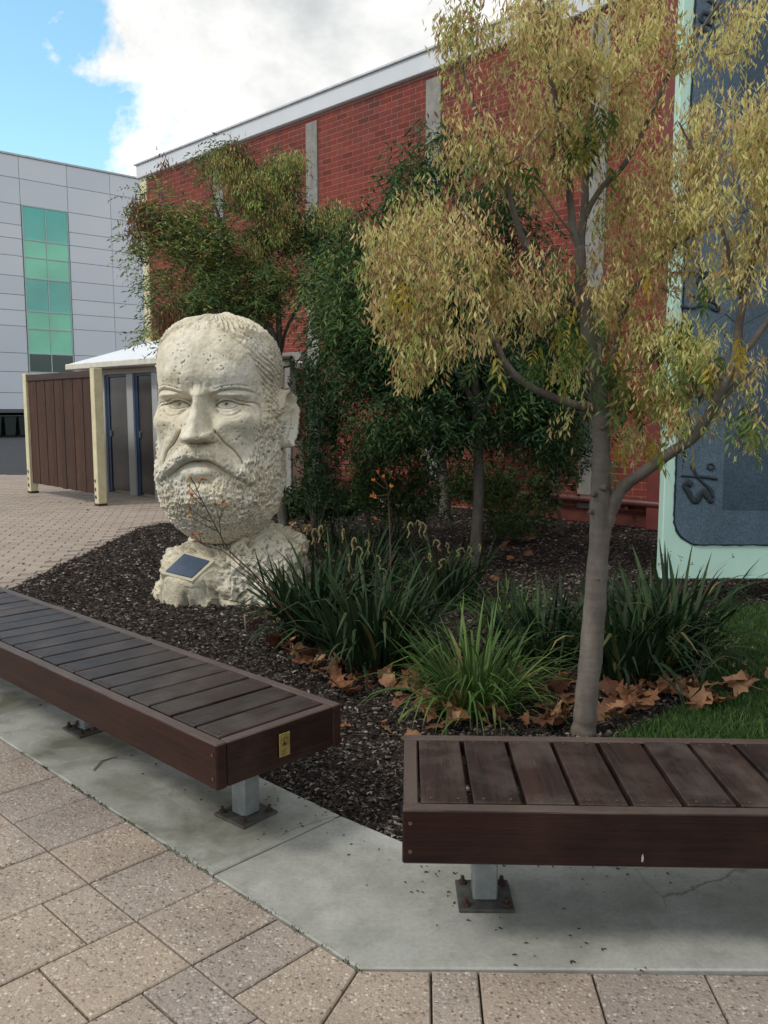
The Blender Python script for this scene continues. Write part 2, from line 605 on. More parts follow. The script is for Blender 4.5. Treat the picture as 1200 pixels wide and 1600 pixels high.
def m_panel():
    t = NT('pale_composite_panel')
    v = t.vec('World')
    n = t.noise(v, 0.25, 4, 0.5)
    col = t.ramp(n, [(0.3, (0.64, 0.695, 0.785)), (0.7, (0.72, 0.76, 0.83))])
    col = t.mix(1.0, col, t.ramp(t.rnd(), [(0, (0.96, 0.96, 0.97)), (1, (1.03, 1.03, 1.02))]), 'MULTIPLY')
    return t.done(col, 0.42, spec=0.45)


def m_glass(name, c, rough=0.04, spec=0.8):
    t = NT(name)
    v = t.vec('World')
    n = t.noise(v, 0.35, 4, 0.5)
    col = t.ramp(n, [(0.3, tuple(x * 0.8 for x in c)), (0.7, tuple(x * 1.2 for x in c))])
    return t.done(col, rough, t.bump(t.noise(v, 0.6, 2), 0.02, 0.05), spec=spec)


def m_stone(name, rough_rock=False):
    t = NT(name)
    v = t.vec('Object')
    a = t.noise(v, 3.2, 8, 0.62, 0.3)
    b = t.noise(v, 14.0, 8, 0.68)
    c = t.noise(v, 60.0, 6, 0.7)
    col = t.ramp(a, [(0.30, (0.62, 0.555, 0.425)), (0.5, (0.725, 0.665, 0.54)), (0.68, (0.79, 0.755, 0.675))])
    col = t.mix(0.8, col, t.ramp(b, [(0.28, (0.70, 0.66, 0.55)), (0.5, (1, 1, 1)), (0.75, (1.10, 1.10, 1.10))]), 'MULTIPLY')
    # cool pale wash where the skin is worn smooth
    col = t.mix(t.ramp(t.noise(v, 2.1, 5, 0.5), [(0.5, 0.0), (0.66, 0.55)]), col, (0.60, 0.61, 0.58))
    # pits: small dark holes gathered in patches
    warp = t.mix(0.035, v, t.noise(v, 16.0, 3, 0.6, 0, 'Color'))
    p1 = t.ramp(t.voro(warp, 27.0), [(0.0, 1.0), (0.13, 1.0), (0.24, 0.0)])
    patch = t.ramp(t.noise(v, 4.2, 5, 0.6), [(0.56, 0.0), (0.64, 0.9)])
    p1 = t.math('MULTIPLY', p1, patch)
    p2 = t.ramp(t.voro(warp, 66.0), [(0.0, 1.0), (0.13, 1.0), (0.20, 0.0)])
    p2 = t.math('MULTIPLY', p2, t.ramp(t.noise(v, 6.5, 4, 0.6), [(0.51, 0.0), (0.60, 0.8)]))
    pits = t.math('MAXIMUM', p1, p2)
    col = t.mix(t.math('MULTIPLY', pits, 0.82), col, (0.085, 0.075, 0.055))
    # grey-green grime
    gr = t.ramp(t.noise(v, 7.0, 9, 0.72), [(0.46 if rough_rock else 0.50, 0.0), (0.66 if rough_rock else 0.70, 0.85 if rough_rock else 0.55)])
    sx = t.n.new('ShaderNodeSeparateXYZ'); t.l.new(v, sx.inputs[0])
    low = t.math('MULTIPLY', t.math('SUBTRACT', 1.1, sx.outputs[2]), 1.4, True)
    gr = t.math('MULTIPLY', gr, t.math('ADD', 0.35, t.math('MULTIPLY', low, 0.65))) if not rough_rock else gr
    col = t.mix(gr, col, (0.215, 0.200, 0.140))
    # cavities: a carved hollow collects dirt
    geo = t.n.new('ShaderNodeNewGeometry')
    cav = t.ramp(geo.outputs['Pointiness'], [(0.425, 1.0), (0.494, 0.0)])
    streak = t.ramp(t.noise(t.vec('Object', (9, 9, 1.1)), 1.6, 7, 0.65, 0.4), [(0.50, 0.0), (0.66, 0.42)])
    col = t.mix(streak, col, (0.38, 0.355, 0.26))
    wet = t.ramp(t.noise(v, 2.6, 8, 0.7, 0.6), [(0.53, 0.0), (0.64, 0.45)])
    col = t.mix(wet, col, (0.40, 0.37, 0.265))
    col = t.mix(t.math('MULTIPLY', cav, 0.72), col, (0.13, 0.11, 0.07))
    nb = t.bump(t.math('SUBTRACT', 1.0, pits), 0.8, 0.012, t.bump(c, 0.5, 0.006 if not rough_rock else 0.012, t.bump(b, 0.5, 0.012 if not rough_rock else 0.03)))
    return t.done(col, 0.9, nb, spec=0.2)


def m_ramp(name, pts, rough=0.6, trans=None, spec=0.3, interp='LINEAR', var=0.0):
    t = NT(name)
    col = t.ramp(t.rnd(), pts, interp)
    if var:
        n = t.noise(t.vec('Object'), 24.0, 4, 0.6)
        col = t.mix(1.0, col, t.ramp(n, [(0.3, 1 - var), (0.7, 1 + var)]), 'MULTIPLY')
    return t.done(col, rough, None, spec=spec, trans=trans)


def m_bark():
    t = NT('smooth_grey_brown_bark')
    v = t.vec('World', (1, 1, 0.35))
    a = t.noise(v, 12.0, 7, 0.6)
    b = t.noise(t.vec('World', (9, 9, 46)), 1.0, 5, 0.6, 0.4)
    col = t.ramp(a, [(0.3, (0.085, 0.072, 0.062)), (0.55, (0.145, 0.125, 0.108)), (0.75, (0.20, 0.178, 0.155))])
    col = t.mix(0.6, col, t.ramp(b, [(0.35, (0.78, 0.78, 0.78)), (0.65, (1.1, 1.1, 1.1))]), 'MULTIPLY')
    len_ = t.ramp(t.voro(t.vec('World', (1, 1, 0.6)), 38.0), [(0.0, 1.0), (0.16, 0.0)])
    col = t.mix(t.math('MULTIPLY', len_, 0.35), col, (0.26, 0.225, 0.19))
    return t.done(col, 0.85, t.bump(b, 0.5, 0.004, t.bump(a, 0.5, 0.006)), spec=0.25)


def m_ground(name, c1, c2, scale, bd=0.01, rough=0.95):
    t = NT(name)
    v = t.vec('World')
    a = t.noise(v, scale, 8, 0.7)
    b = t.noise(v, scale * 0.12, 5, 0.6)
    col = t.ramp(a, [(0.3, c1), (0.7, c2)])
    col = t.mix(0.7, col, t.ramp(b, [(0.3, (0.75, 0.75, 0.75)), (0.7, (1.2, 1.2, 1.2))]), 'MULTIPLY')
    return t.done(col, rough, t.bump(a, 0.7, bd), spec=0.2)


CONC = m_concrete(); PAV = m_paver(); BRICK = m_brick(); PANEL = m_panel()
MORTAR = simple('lime_mortar', (0.29, 0.145, 0.115), 0.95, 0, 0.25, 20)
STONE = m_stone('weathered_cream_limestone'); ROCK = m_stone('rough_limestone_base', True)
BARK = m_bark()
SMALLPAV = m_ramp('small_clay_pavers', [(0, (0.31, 0.258, 0.220)), (0.4, (0.350, 0.288, 0.245)), (0.7, (0.38, 0.318, 0.268)), (1, (0.33, 0.282, 0.248))], 0.85, var=0.1)
JOINT = m_ground('mossy_joint_sand', (0.035, 0.034, 0.022), (0.11, 0.10, 0.07), 40)
SOIL = m_ground('dark_garden_soil', (0.018, 0.013, 0.011), (0.055, 0.042, 0.036), 55, 0.02)
LAWNSOIL = m_ground('lawn_soil', (0.018, 0.030, 0.012), (0.035, 0.055, 0.020), 30, 0.01)
ASPH = m_ground('asphalt', (0.035, 0.038, 0.046), (0.065, 0.070, 0.080), 30, 0.004)
GEN = m_ground('distant_paving', (0.16, 0.13, 0.11), (0.24, 0.20, 0.165), 12, 0.003)
PILAS = simple('raw_concrete_pilaster', (0.235, 0.23, 0.215), 0.9, 0, 0.25, 6, 0.01)
FASC = simple('white_sheet_metal_fascia', (0.60, 0.64, 0.70), 0.5, 0, 0.06, 1.5)
CREAM = simple('chipped_cream_paint', (0.60, 0.55, 0.36), 0.55, 0, 0.12, 9)
GREYP = simple('pale_grey_painted_metal', (0.42, 0.44, 0.46), 0.45, 0, 0.08, 4)
KWALL = simple('cream_header_paint', (0.55, 0.53, 0.47), 0.6, 0, 0.08, 4)
BLUEP = simple('blue_door_frame_paint', (0.012, 0.045, 0.13), 0.4, 0, 0.15, 5)
DOORM = simple('dark_smoky_door_sheet', (0.060, 0.055, 0.055), 0.28, 0, 0.35, 2.2)
WROOF = simple('white_sheet_roof', (0.74, 0.77, 0.82), 0.5, 0, 0.03, 3)
RUST = simple('rusty_steel', (0.055, 0.032, 0.022), 0.8, 0.2, 0.5, 40, 0.004)
GALV = simple('galvanised_steel', (0.30, 0.33, 0.34), 0.45, 0.55, 0.25, 22)
PLATEM = simple('grimy_base_plate_steel', (0.075, 0.075, 0.070), 0.7, 0.35, 0.45, 26, 0.002)
BRASS = simple('worn_brass', (0.42, 0.30, 0.09), 0.45, 0.6, 0.35, 40)
INK = simple('black_etched_ink', (0.02, 0.016, 0.01), 0.7)
SCREWM = simple('dull_brass_screw', (0.15, 0.10, 0.065), 0.5, 0.6, 0.3, 60)
PLQ = simple('blue_grey_plaque_metal', (0.075, 0.105, 0.165), 0.35, 0.3, 0.15, 12)
PLQM = simple('cream_plaque_mount', (0.46, 0.435, 0.33), 0.85, 0, 0.12, 12, 0.004)
MINT = simple('mint_green_board', (0.46, 0.68, 0.60), 0.5, 0, 0.05, 3)
PIPE = simple('dark_red_pipe_paint', (0.095, 0.024, 0.022), 0.5, 0, 0.2, 6)
BINM = simple('dark_green_bin_plastic', (0.016, 0.026, 0.024), 0.5)
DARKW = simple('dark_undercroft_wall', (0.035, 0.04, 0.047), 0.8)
BAND = simple('grey_base_band', (0.10, 0.12, 0.14), 0.6)
BRPAN = simple('brown_sheet_panel', (0.095, 0.052, 0.035), 0.7)


def m_slate(name, c1, c2, rough, bd):
    t = NT(name)
    v = t.vec('Object')
    a = t.noise(v, 1.3, 8, 0.65, 0.4)
    b = t.noise(v, 75.0, 4, 0.7)
    c = t.noise(v, 9.0, 7, 0.7)
    col = t.ramp(a, [(0.3, c1), (0.7, c2)])
    col = t.mix(0.7, col, t.ramp(b, [(0.35, (0.45, 0.48, 0.52)), (0.65, (1.6, 1.52, 1.45))]), 'MULTIPLY')
    col = t.mix(0.5, col, t.ramp(c, [(0.3, (0.7, 0.7, 0.7)), (0.7, (1.25, 1.25, 1.25))]), 'MULTIPLY')
    return t.done(col, rough, t.bump(b, 0.7, bd), spec=0.5)


SLATE = m_slate('speckled_blue_slate', (0.040, 0.075, 0.115), (0.085, 0.135, 0.185), 0.42, 0.004)
SLATE2 = m_slate('dark_blue_slate', (0.022, 0.046, 0.075), (0.045, 0.082, 0.12), 0.3, 0.003)
SEED = m_ramp('dry_winged_seeds', [(0.0, (0.27, 0.14, 0.075)), (0.2, (0.52, 0.36, 0.17)), (0.42, (0.72, 0.63, 0.29)),
                                   (0.72, (0.60, 0.61, 0.22)), (0.9, (0.34, 0.42, 0.12)), (1.0, (0.17, 0.26, 0.06))], 0.5, 0.38)
ASHLEAF = m_ramp('green_ash_leaf', [(0, (0.045, 0.10, 0.025)), (0.5, (0.085, 0.15, 0.035)), (0.8, (0.16, 0.21, 0.045)), (1, (0.42, 0.33, 0.05))], 0.5, 0.25)
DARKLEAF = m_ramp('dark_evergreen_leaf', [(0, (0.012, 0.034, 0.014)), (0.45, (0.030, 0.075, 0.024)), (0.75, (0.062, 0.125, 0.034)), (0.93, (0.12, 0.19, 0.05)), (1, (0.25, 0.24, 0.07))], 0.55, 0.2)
MIDLEAF = m_ramp('mixed_autumn_leaf', [(0, (0.034, 0.085, 0.034)), (0.45, (0.080, 0.155, 0.058)), (0.72, (0.15, 0.23, 0.075)), (0.9, (0.26, 0.28, 0.08)), (1, (0.48, 0.44, 0.12))], 0.55, 0.2)
CLARET = m_ramp('claret_brown_leaf', [(0, (0.14, 0.06, 0.035)), (0.5, (0.22, 0.11, 0.05)), (1, (0.30, 0.20, 0.08))], 0.6, 0.2)
NEEDLE = m_ramp('shrub_needle_leaf', [(0, (0.014, 0.036, 0.014)), (0.6, (0.026, 0.065, 0.020)), (1, (0.10, 0.16, 0.035))], 0.6, 0.1)
BLADE_D = m_ramp('dark_strap_leaf', [(0, (0.010, 0.023, 0.010)), (0.6, (0.019, 0.042, 0.015)), (0.90, (0.034, 0.070, 0.024)), (0.97, (0.05, 0.07, 0.03)), (1, (0.20, 0.16, 0.07))], 0.6, 0.12, 0.22)
BLADE_B = m_ramp('bright_strap_leaf', [(0, (0.026, 0.060, 0.016)), (0.5, (0.055, 0.112, 0.024)), (0.9, (0.10, 0.17, 0.036)), (0.96, (0.09, 0.14, 0.03)), (1, (0.24, 0.20, 0.08))], 0.5, 0.18, 0.25)
SPIKE = m_ramp('faded_flower_spike', [(0, (0.11, 0.095, 0.045)), (1, (0.21, 0.18, 0.085))], 0.8)
ORANGE = m_ramp('orange_paw_flower', [(0, (0.30, 0.07, 0.02)), (0.5, (0.45, 0.14, 0.03)), (1, (0.50, 0.25, 0.04))], 0.7)
STEMM = m_ramp('brown_flower_stem', [(0, (0.055, 0.030, 0.020)), (1, (0.08, 0.045, 0.025))], 0.7)
GRASS = m_ramp('lawn_grass_blade', [(0, (0.022, 0.060, 0.014)), (0.6, (0.045, 0.105, 0.022)), (1, (0.085, 0.15, 0.035))], 0.6, 0.2)
STRAW = m_ramp('straw_stalk', [(0, (0.26, 0.23, 0.12)), (1, (0.38, 0.33, 0.19))], 0.8)
CHIP = m_ramp('bark_mulch_chip', [(0, (0.010, 0.007, 0.006)), (0.45, (0.030, 0.021, 0.018)), (0.8, (0.060, 0.045, 0.038)), (0.95, (0.12, 0.10, 0.085)), (1, (0.30, 0.27, 0.23))], 0.85)


def m_dry():
    t = NT('dry_plane_leaf')
    col = t.ramp(t.rnd(), [(0, (0.12, 0.052, 0.030)), (0.35, (0.20, 0.088, 0.046)), (0.7, (0.29, 0.140, 0.072)), (1, (0.40, 0.23, 0.13))])
    v = t.vec('Object', (1, 1, 1), t.rvec())
    n = t.noise(v, 26.0, 6, 0.65)
    col = t.mix(0.7, col, t.ramp(n, [(0.3, (0.6, 0.55, 0.5)), (0.7, (1.2, 1.2, 1.2))]), 'MULTIPLY')
    return t.done(col, 0.65, t.bump(n, 0.6, 0.004), spec=0.3, trans=0.12)


DRY = m_dry()


# ================================================================== SETTING
def sheet(name, poly, z, mat, kind='structure', thick=0.0):
    if thick:
        mb = MB().prism(poly, z - thick, z)
        return tag(mb.build(name, mat), kind=kind)
    me = make_mesh(name, [(p[0], p[1], z) for p in poly], [tuple(range(len(poly)))], mat)
    return tag(link(name, me), kind=kind)


sheet('ground', [(-400, -60), (400, -60), (400, 600), (-400, 600)], -0.045, GEN)
sheet('road', [(-120, 18.45), (-6.0, 18.45), (-6.0, 27), (40, 75), (40, 110), (-120, 110)], -0.018, ASPH)

# concrete strip, in two slabs
E1 = Vector((-0.72, 0.694)).normalized()       # along the left bench, away from us
E2 = Vector((-0.694, -0.72)).normalized()      # out over the pavers
O2 = Vector((-0.065, 2.037))
INN = Vector((0.195, 2.565))                   # inner corner of the strip


def q2(a, b):
    p = O2 + E1 * a + E2 * b
    return (p.x, p.y)


strip = thing('concrete_strip', None, None, (0, 0, 0))
tag(strip, kind='structure')
J0 = 0.637; JW = -0.535
slab_r = [(O2.x, O2.y), (6.0, 1.99), (6.0, 2.56), (INN.x, INN.y), q2(J0 - 0.004, JW), q2(J0 - 0.004, 0)]
slab_l = [q2(J0 + 0.004, 0), q2(J0 + 0.004, JW), q2(6.2, JW), q2(6.2, 0)]
for sl in (slab_r, slab_l):
    MB().prism([Vector(p) for p in sl][::-1] if False else [Vector(p) for p in sl], -0.10, 0.0, 0.004).build('slab', CONC, strip)

# joint bed under the pavers
sheet('paver_bed', [(-9, 9.2), (-9, -6), (9, -6), (9, 1.98), (O2.x, O2.y), q2(6.2, 0), (-6, 9.2)], -0.016, JOINT)

# large aggregate pavers
pave = tag(thing('pavement', None, None), kind='structure')
mit = (-0.374, -0.928)
nrm = (-mit[1], mit[0])        # normal of the mitre line, positive on the left field


def side(p, s):
    return s


def paver(poly, z):
    if len(poly) < 3: return
    P = [Vector(p) for p in poly]
    n = len(P)
    ar = 0.5 * sum(P[i].x * P[(i + 1) % n].y - P[(i + 1) % n].x * P[i].y for i in range(n))
    if abs(ar) < 0.0015: return
    if ar < 0: P.reverse()
    P = inset(P, 0.0028)
    MB().prism(P, -0.06, z, 0.0035).build('paver', PAV, pave)


la, lb = mit[1], -mit[0]       # a*x+b*y+c = 0 through the corner, along the mitre
lc = -(la * O2.x + lb * O2.y)
test = la * (-1) + lb * 1.5 + lc
sgn = 1 if test > 0 else -1
GJ = 0.0045
cols = [(-0.13, 0.04)] + [(0.04 + 0.0, 0.146)]
A = [-1.33, -1.055, -0.78, -0.505, -0.23, 0.045, 0.32, 0.595, 0.87, 1.145, 1.41, 1.675, 1.95, 2.225, 2.5, 2.775, 3.05, 3.325, 3.6, 3.875, 4.15]
B1 = 0.286
# first row along the strip
fr = [(-0.4, 0.146), (0.146, 0.32)] + [(A[i], A[i + 1]) for i in range(6, len(A) - 1)]
for a0, a1 in fr:
    poly = [q2(a0, 0.004), q2(a1, 0.004), q2(a1, B1), q2(a0, B1)]
    paver(clip_poly(poly, sgn * la, sgn * lb, sgn * lc), -0.002 + random.uniform(-.0015, .0015))
for i in range(len(A) - 1):
    a0, a1 = A[i], A[i + 1]
    half = (i % 2 == 1)            # columns that begin with a half paver
    b = B1
    if half: cuts = [B1, B1 + 0.145]
    else: cuts = [B1]
    while cuts[-1] < 1.9: cuts.append(cuts[-1] + 0.28)
    for k in range(len(cuts) - 1):
        poly = [q2(a0, cuts[k]), q2(a1, cuts[k]), q2(a1, cuts[k + 1]), q2(a0, cuts[k + 1])]
        paver(clip_poly(poly, sgn * la, sgn * lb, sgn * lc), -0.002 + random.uniform(-.002, .0015))
# right field
xs = [-0.4, 0.120, 0.240, 0.528, 0.812, 1.10, 1.385, 1.67]
yl = lambda x: 2.037 - 0.018 * (x + 0.065)
for i in range(len(xs) - 1):
    x0, x1 = xs[i], xs[i + 1]
    b0 = 0.004
    sk = -0.045
    for k in range(4):
        b1 = b0 + 0.285
        poly = [(x0 + sk * b0, yl(x0) - b0), (x0 + sk * b1, yl(x0) - b1), (x1 + sk * b1, yl(x1) - b1), (x1 + sk * b0, yl(x1) - b0)]
        paver(clip_poly(poly, -sgn * la, -sgn * lb, -sgn * lc), -0.002 + random.uniform(-.0015, .0015))
        b0 = b1

# small pavers of the forecourt beyond the bed
court = [(-14, 18.42), (-14, 9.0), (-6.3, 9.15), (-3.32, 5.98), (-3.05, 5.75), (-2.98, 6.5), (-2.96, 8.3), (-2.95, 10.2), (-2.80, 10.65),
         (-2.4, 11.0), (-1.2, 11.8), (0.4, 12.5), (0.75, 12.60), (-4.95, 18.30), (-5.5, 18.42)]
courtyard = tag(thing('forecourt_paving', None, None), kind='structure')
MB().prism([Vector(p) for p in court], -0.05, -0.0125).build('joint_sand', simple('pale_joint_sand', (0.28, 0.235, 0.20), 0.95, 0, 0.3, 20), courtyard)
pm = MB().box(-0.1125, 0.1125, -0.056, 0.056, -0.05, 0.0, None, 0.004)
pmesh = make_mesh('paver', pm.v, pm.f, SMALLPAV)
cand = []
ct, st_ = math.cos(R(12)), math.sin(R(12))
for i in range(-70, 70):
    for j in range(-130, 130):
        u = i * 0.232 + (0.116 if j % 2 else 0); w = j * 0.119
        x = -5 + u * ct - w * st_; y = 11 + u * st_ + w * ct
        if not (-9.5 < x < 1.2 and 5.5 < y < 18.4): continue
        cand.append((x, y))
cand = np.array(cand)
ok = in_poly(cand[:, 0], cand[:, 1], court)
for dx, dy in ((.1, .04), (-.1, .04), (.1, -.04), (-.1, -.04)):
    ok &= in_poly(cand[:, 0] + dx, cand[:, 1] + dy, court)
cand = cand[ok]
inview = (cand[:, 0] / cand[:, 1] > -0.47)
cand = cand[np.argsort(np.hypot(cand[:, 0], cand[:, 1]) + (~inview) * 50)]
for k in range(300):
    link('paver', pmesh, courtyard, (cand[k, 0], cand[k, 1], -0.001 + random.uniform(-.003, .001)), (random.uniform(-.006, .006), random.uniform(-.006, .006), R(12) + random.uniform(-.008, .008)))
V, Fc, rr = [], [], []
base_v = np.array(pm.v)
rot12 = np.array([[ct, -st_, 0], [st_, ct, 0], [0, 0, 1]])
bv = base_v @ rot12.T
mb = MB()
top = [(-0.112, -0.055, 0), (0.112, -0.055, 0), (0.112, 0.055, 0), (-0.112, 0.055, 0)]
low = [(a * 1.0, b * 1.0, -0.03) for a, b, c in top]
bx8 = np.array(low + top) @ rot12.T
q8 = np.array([(4, 5, 6, 7), (0, 1, 5, 4), (1, 2, 6, 5), (2, 3, 7, 6), (3, 0, 4, 7)])
rest = cand[300:]
n = len(rest)
vz = bx8[None] + np.concatenate([rest, rng.uniform(-.003, .001, (n, 1))], 1)[:, None, :]
fz = (q8[None] + 8 * np.arange(n)[:, None, None]).reshape(-1, 4)
o = link('paver_field', make_mesh('paver_field', vz.reshape(-1, 3), fz, SMALLPAV, rnd=np.repeat(rng.random(n), 5)), courtyard)
tag(o, kind='stuff')

# garden bed and lawn
bed = [q2(6.1, JW), q2(J0, JW), (INN.x, INN.y), (6.0, 2.565), (8.5, 2.565), (8.5, 5.4), (0.80, 12.52), (0.4, 12.42), (-1.2, 11.75), (-2.4, 10.95),
       (-2.80, 10.6), (-2.95, 10.2), (-2.96, 8.3), (-2.98, 6.5), (-3.05, 5.75), (-3.32, 5.98)]
bed = [q2(J0 + 3.45, JW)] + bed[1:-1]
sheet('garden_bed', bed, -0.012, SOIL)
lawn = [(0.62, 2.60), (6.5, 2.60), (6.5, 6.0), (3.0, 6.12), (2.48, 6.05), (2.2, 5.75), (1.95, 5.1), (1.80, 4.6), (1.55, 4.1), (1.2, 3.75), (0.95, 3.5), (0.75, 3.1)]
sheet('lawn', lawn, 0.004, LAWNSOIL)


def noise2(x, y, s):
    return np.array([noise.noise((a * s, b * s, 3.7)) for a, b in zip(x, y)])


# bark chips: denser near, thinner far
def shards(x, y, z, L, wdt, hgt, yaw, tilt):
    n = len(x)
    c, s = np.cos(yaw), np.sin(yaw)
    ax = np.stack([c * np.cos(tilt), s * np.cos(tilt), np.sin(tilt)], 1) * L[:, None]
    bx = np.stack([-s, c, rng.uniform(-.5, .5, n)], 1) * wdt[:, None]
    up = np.stack([rng.uniform(-.3, .3, n), rng.uniform(-.3, .3, n), np.ones(n)], 1) * hgt[:, None]
    P = np.stack([x, y, z], 1)
    v = np.stack([P - ax / 2 - bx / 2, P - ax / 2 + bx / 2 + up * 0.3, P + ax / 2 + bx / 3, P + ax / 2 - bx / 3 + up * 0.5, P + up], 1)
    f = np.array([(0, 3, 4), (3, 2, 4), (2, 1, 4), (1, 0, 4)])
    return v.reshape(-1, 3), (f[None] + 5 * np.arange(n)[:, None, None]).reshape(-1, 3)


n = 300000
rad = np.exp(rng.uniform(math.log(2.5), math.log(13.5), n))
ang = rng.uniform(R(-46), R(48), n)
x, y = rad * np.sin(ang), rad * np.cos(ang)
k = in_poly(x, y, bed) & ~in_poly(x, y, lawn)
x, y = x[k], y[k]
n = len(x)
sz = 0.6 + 0.16 * np.hypot(x, y)
L = rng.uniform(.006, .024, n) * np.minimum(sz, 1.8)
v, f = shards(x, y, rng.uniform(-.012, .008, n), L, L * rng.uniform(.25, .6, n), L * rng.uniform(.15, .45, n), rng.uniform(0, 6.28, n), rng.uniform(-.3, .3, n))
tag(link('bark_mulch', make_mesh('bark_mulch', v, f, CHIP, rnd=np.repeat(np.clip(rng.beta(2, 2.6, n), 0, .999), 4))), 'dark brown bark chip mulch covering the garden bed', 'mulch', kind='stuff')


def blades(x, y, z, h, w, lean, name, mat, rn=None):
    n = len(x)
    yaw = rng.uniform(0, 6.28, n); ld = rng.uniform(0, 6.28, n)
    P = np.stack([x, y, z], 1)
    sx = np.stack([np.cos(yaw), np.sin(yaw), np.zeros(n)], 1) * w[:, None]
    ln = np.stack([np.cos(ld), np.sin(ld), np.zeros(n)], 1) * (h * lean)[:, None]
    up = np.stack([np.zeros(n), np.zeros(n), h], 1)
    v = np.stack([P - sx, P + sx, P + sx * .7 + up * .55 + ln * .3, P - sx * .7 + up * .55 + ln * .3, P + up + ln], 1).reshape(-1, 3)
    b = 5 * np.arange(n)[:, None]
    f1 = (np.array([[0, 1, 2]]) + b); f2 = np.array([[0, 2, 3]]) + b; f3 = np.array([[3, 2, 4]]) + b
    f = np.stack([f1, f2, f3], 1).reshape(-1, 3)
    r = rng.random(n) if rn is None else rn
    return link(name, make_mesh(name, v, f, mat, rnd=np.repeat(np.clip(r, 0, .999), 3)))


n = 110000
rad = np.exp(rng.uniform(math.log(2.7), math.log(8.0), n)); ang = rng.uniform(R(8), R(50), n)
x, y = rad * np.sin(ang), rad * np.cos(ang)
k = in_poly(x, y, lawn)
x, y = x[k], y[k]
# ragged bare patches near the drift of leaves
nn = noise2(x, y, 2.3)
edge = (x < 1.6) & (nn < -0.42)
x, y, nn = x[~edge], y[~edge], nn[~edge]
n = len(x)
tag(blades(x, y, np.zeros(n) + .002, rng.uniform(.02, .055, n) * (1 + nn * .6), rng.uniform(.0015, .003, n) * (.7 + .12 * np.hypot(x, y)), rng.uniform(.1, .9, n), 'lawn_grass', GRASS,
           rng.random(n) * .75 + .2 * (nn + .5)), 'short green lawn grass beside the plants', 'grass', kind='stuff')

# ================================================================== RED BRICK BUILDING
D = Vector((0.70711, -0.70711, 0))       # along the wall towards the right
NN = Vector((-0.70711, -0.70711, 0))     # out of the wall, towards us
W0 = Vector((-4.98, 18.28, 0))
ROTW = R(-45)                            # local x along D, local -y is out of the wall
bld = thing('brick_building', 'long red brick building with concrete pilasters and white parapet', 'building', W0, ROTW)
LEN = 17.6
MB().box(0.02, LEN, 0.012, 9.0, 0, 6.3).build('building_core', MORTAR, bld)
brick_wall = MB().box(0.0, LEN, 0.0, 0.011, 0.0, 6.07).build('wall', MORTAR, bld)
MB().box(-0.06, LEN + .1, -0.075, 9.1, 6.085, 6.345, None, 0.01).build('fascia', FASC, bld)
MB().box(-0.10, LEN + .1, -0.11, 9.1, 6.346, 6.372).build('coping', simple('pale_coping', (0.55, 0.58, 0.62), 0.5), bld)
pil = [0.15 + 2.63 * i for i in range(0, 7)]
pil[0] = 0.12
pils = []
for i, px in enumerate(pil):
    hw = 0.14 if i else 0.12
    MB().box(px - hw, px + hw, -0.030, 0.02, 0.0, 5.985 if i else 6.083, None, 0.006).build('pilaster', CREAM if i == 0 else PILAS, bld)
    pils.append((px - hw - .006, px + hw + .006))
PW, PHt = 0.24, 0.086
bpos = []
for r_ in range(int((6.06 - 0.02) / PHt)):
    z = 0.03 + r_ * PHt
    off = 0.12 if r_ % 2 else 0.0
    for c_ in range(-1, int(LEN / PW) + 1):
        x0 = c_ * PW + off + .005; x1 = x0 + PW - 0.010
        segs = [(max(x0, 0.005), min(x1, LEN))]
        for a, b in pils:
            if z + .04 > 5.985 and a > 1: continue
            ns = []
            for s0, s1 in segs:
                if b <= s0 or a >= s1: ns.append((s0, s1))
                else:
                    if a - s0 > 0.02: ns.append((s0, a))
                    if s1 - b > 0.02: ns.append((b, s1))
            segs = ns
        for s0, s1 in segs:
            if s1 - s0 > 0.02: bpos.append((s0, s1, z))
full = [b for b in bpos if abs((b[1] - b[0]) - 0.23) < .001]
part = [b for b in bpos if abs((b[1] - b[0]) - 0.23) >= .001]


def bdist(b):
    w = W0 + D * ((b[0] + b[1]) / 2)
    vis = w.x / w.y < 0.33
    return (w.xy.length + abs(b[2] - 1.4) * .2) + (0 if vis else 100) + (30 if b[2] < .25 else 0)


full.sort(key=bdist)
bm_ = MB().box(-.115, .115, -.0025, .012, -.038, .038, None, 0.001)
bme = make_mesh('brick', bm_.v, bm_.f, BRICK)
for b in full[:300]:
    link('brick', bme, brick_wall, ((b[0] + b[1]) / 2, random.uniform(-.0012, .0012), b[2] + .038), (0, random.uniform(-.003, .003), 0))
rest = np.array(full[300:] + part)
n = len(rest)
yj = -0.0018 + rng.uniform(-.0009, .0009, n)
x0, x1, z0 = rest[:, 0], rest[:, 1], rest[:, 2]
zt = z0 + .076
yb = np.full(n, .0)
cor = [(x0, yj, z0), (x1, yj, z0), (x1, yj, zt), (x0, yj, zt), (x0, yb, z0), (x1, yb, z0), (x1, yb, zt), (x0, yb, zt)]
v = np.stack([np.stack(c, 1) for c in cor], 1).reshape(-1, 3)
f = np.array([(0, 1, 2, 3), (4, 5, 1, 0), (5, 6, 2, 1), (6, 7, 3, 2), (7, 4, 0, 3)])
f = (f[None] + 8 * np.arange(n)[:, None, None]).reshape(-1, 4)
tag(link('brickwork', make_mesh('brickwork', v, f, BRICK, rnd=np.repeat(rng.random(n), 5)), brick_wall), kind='stuff')
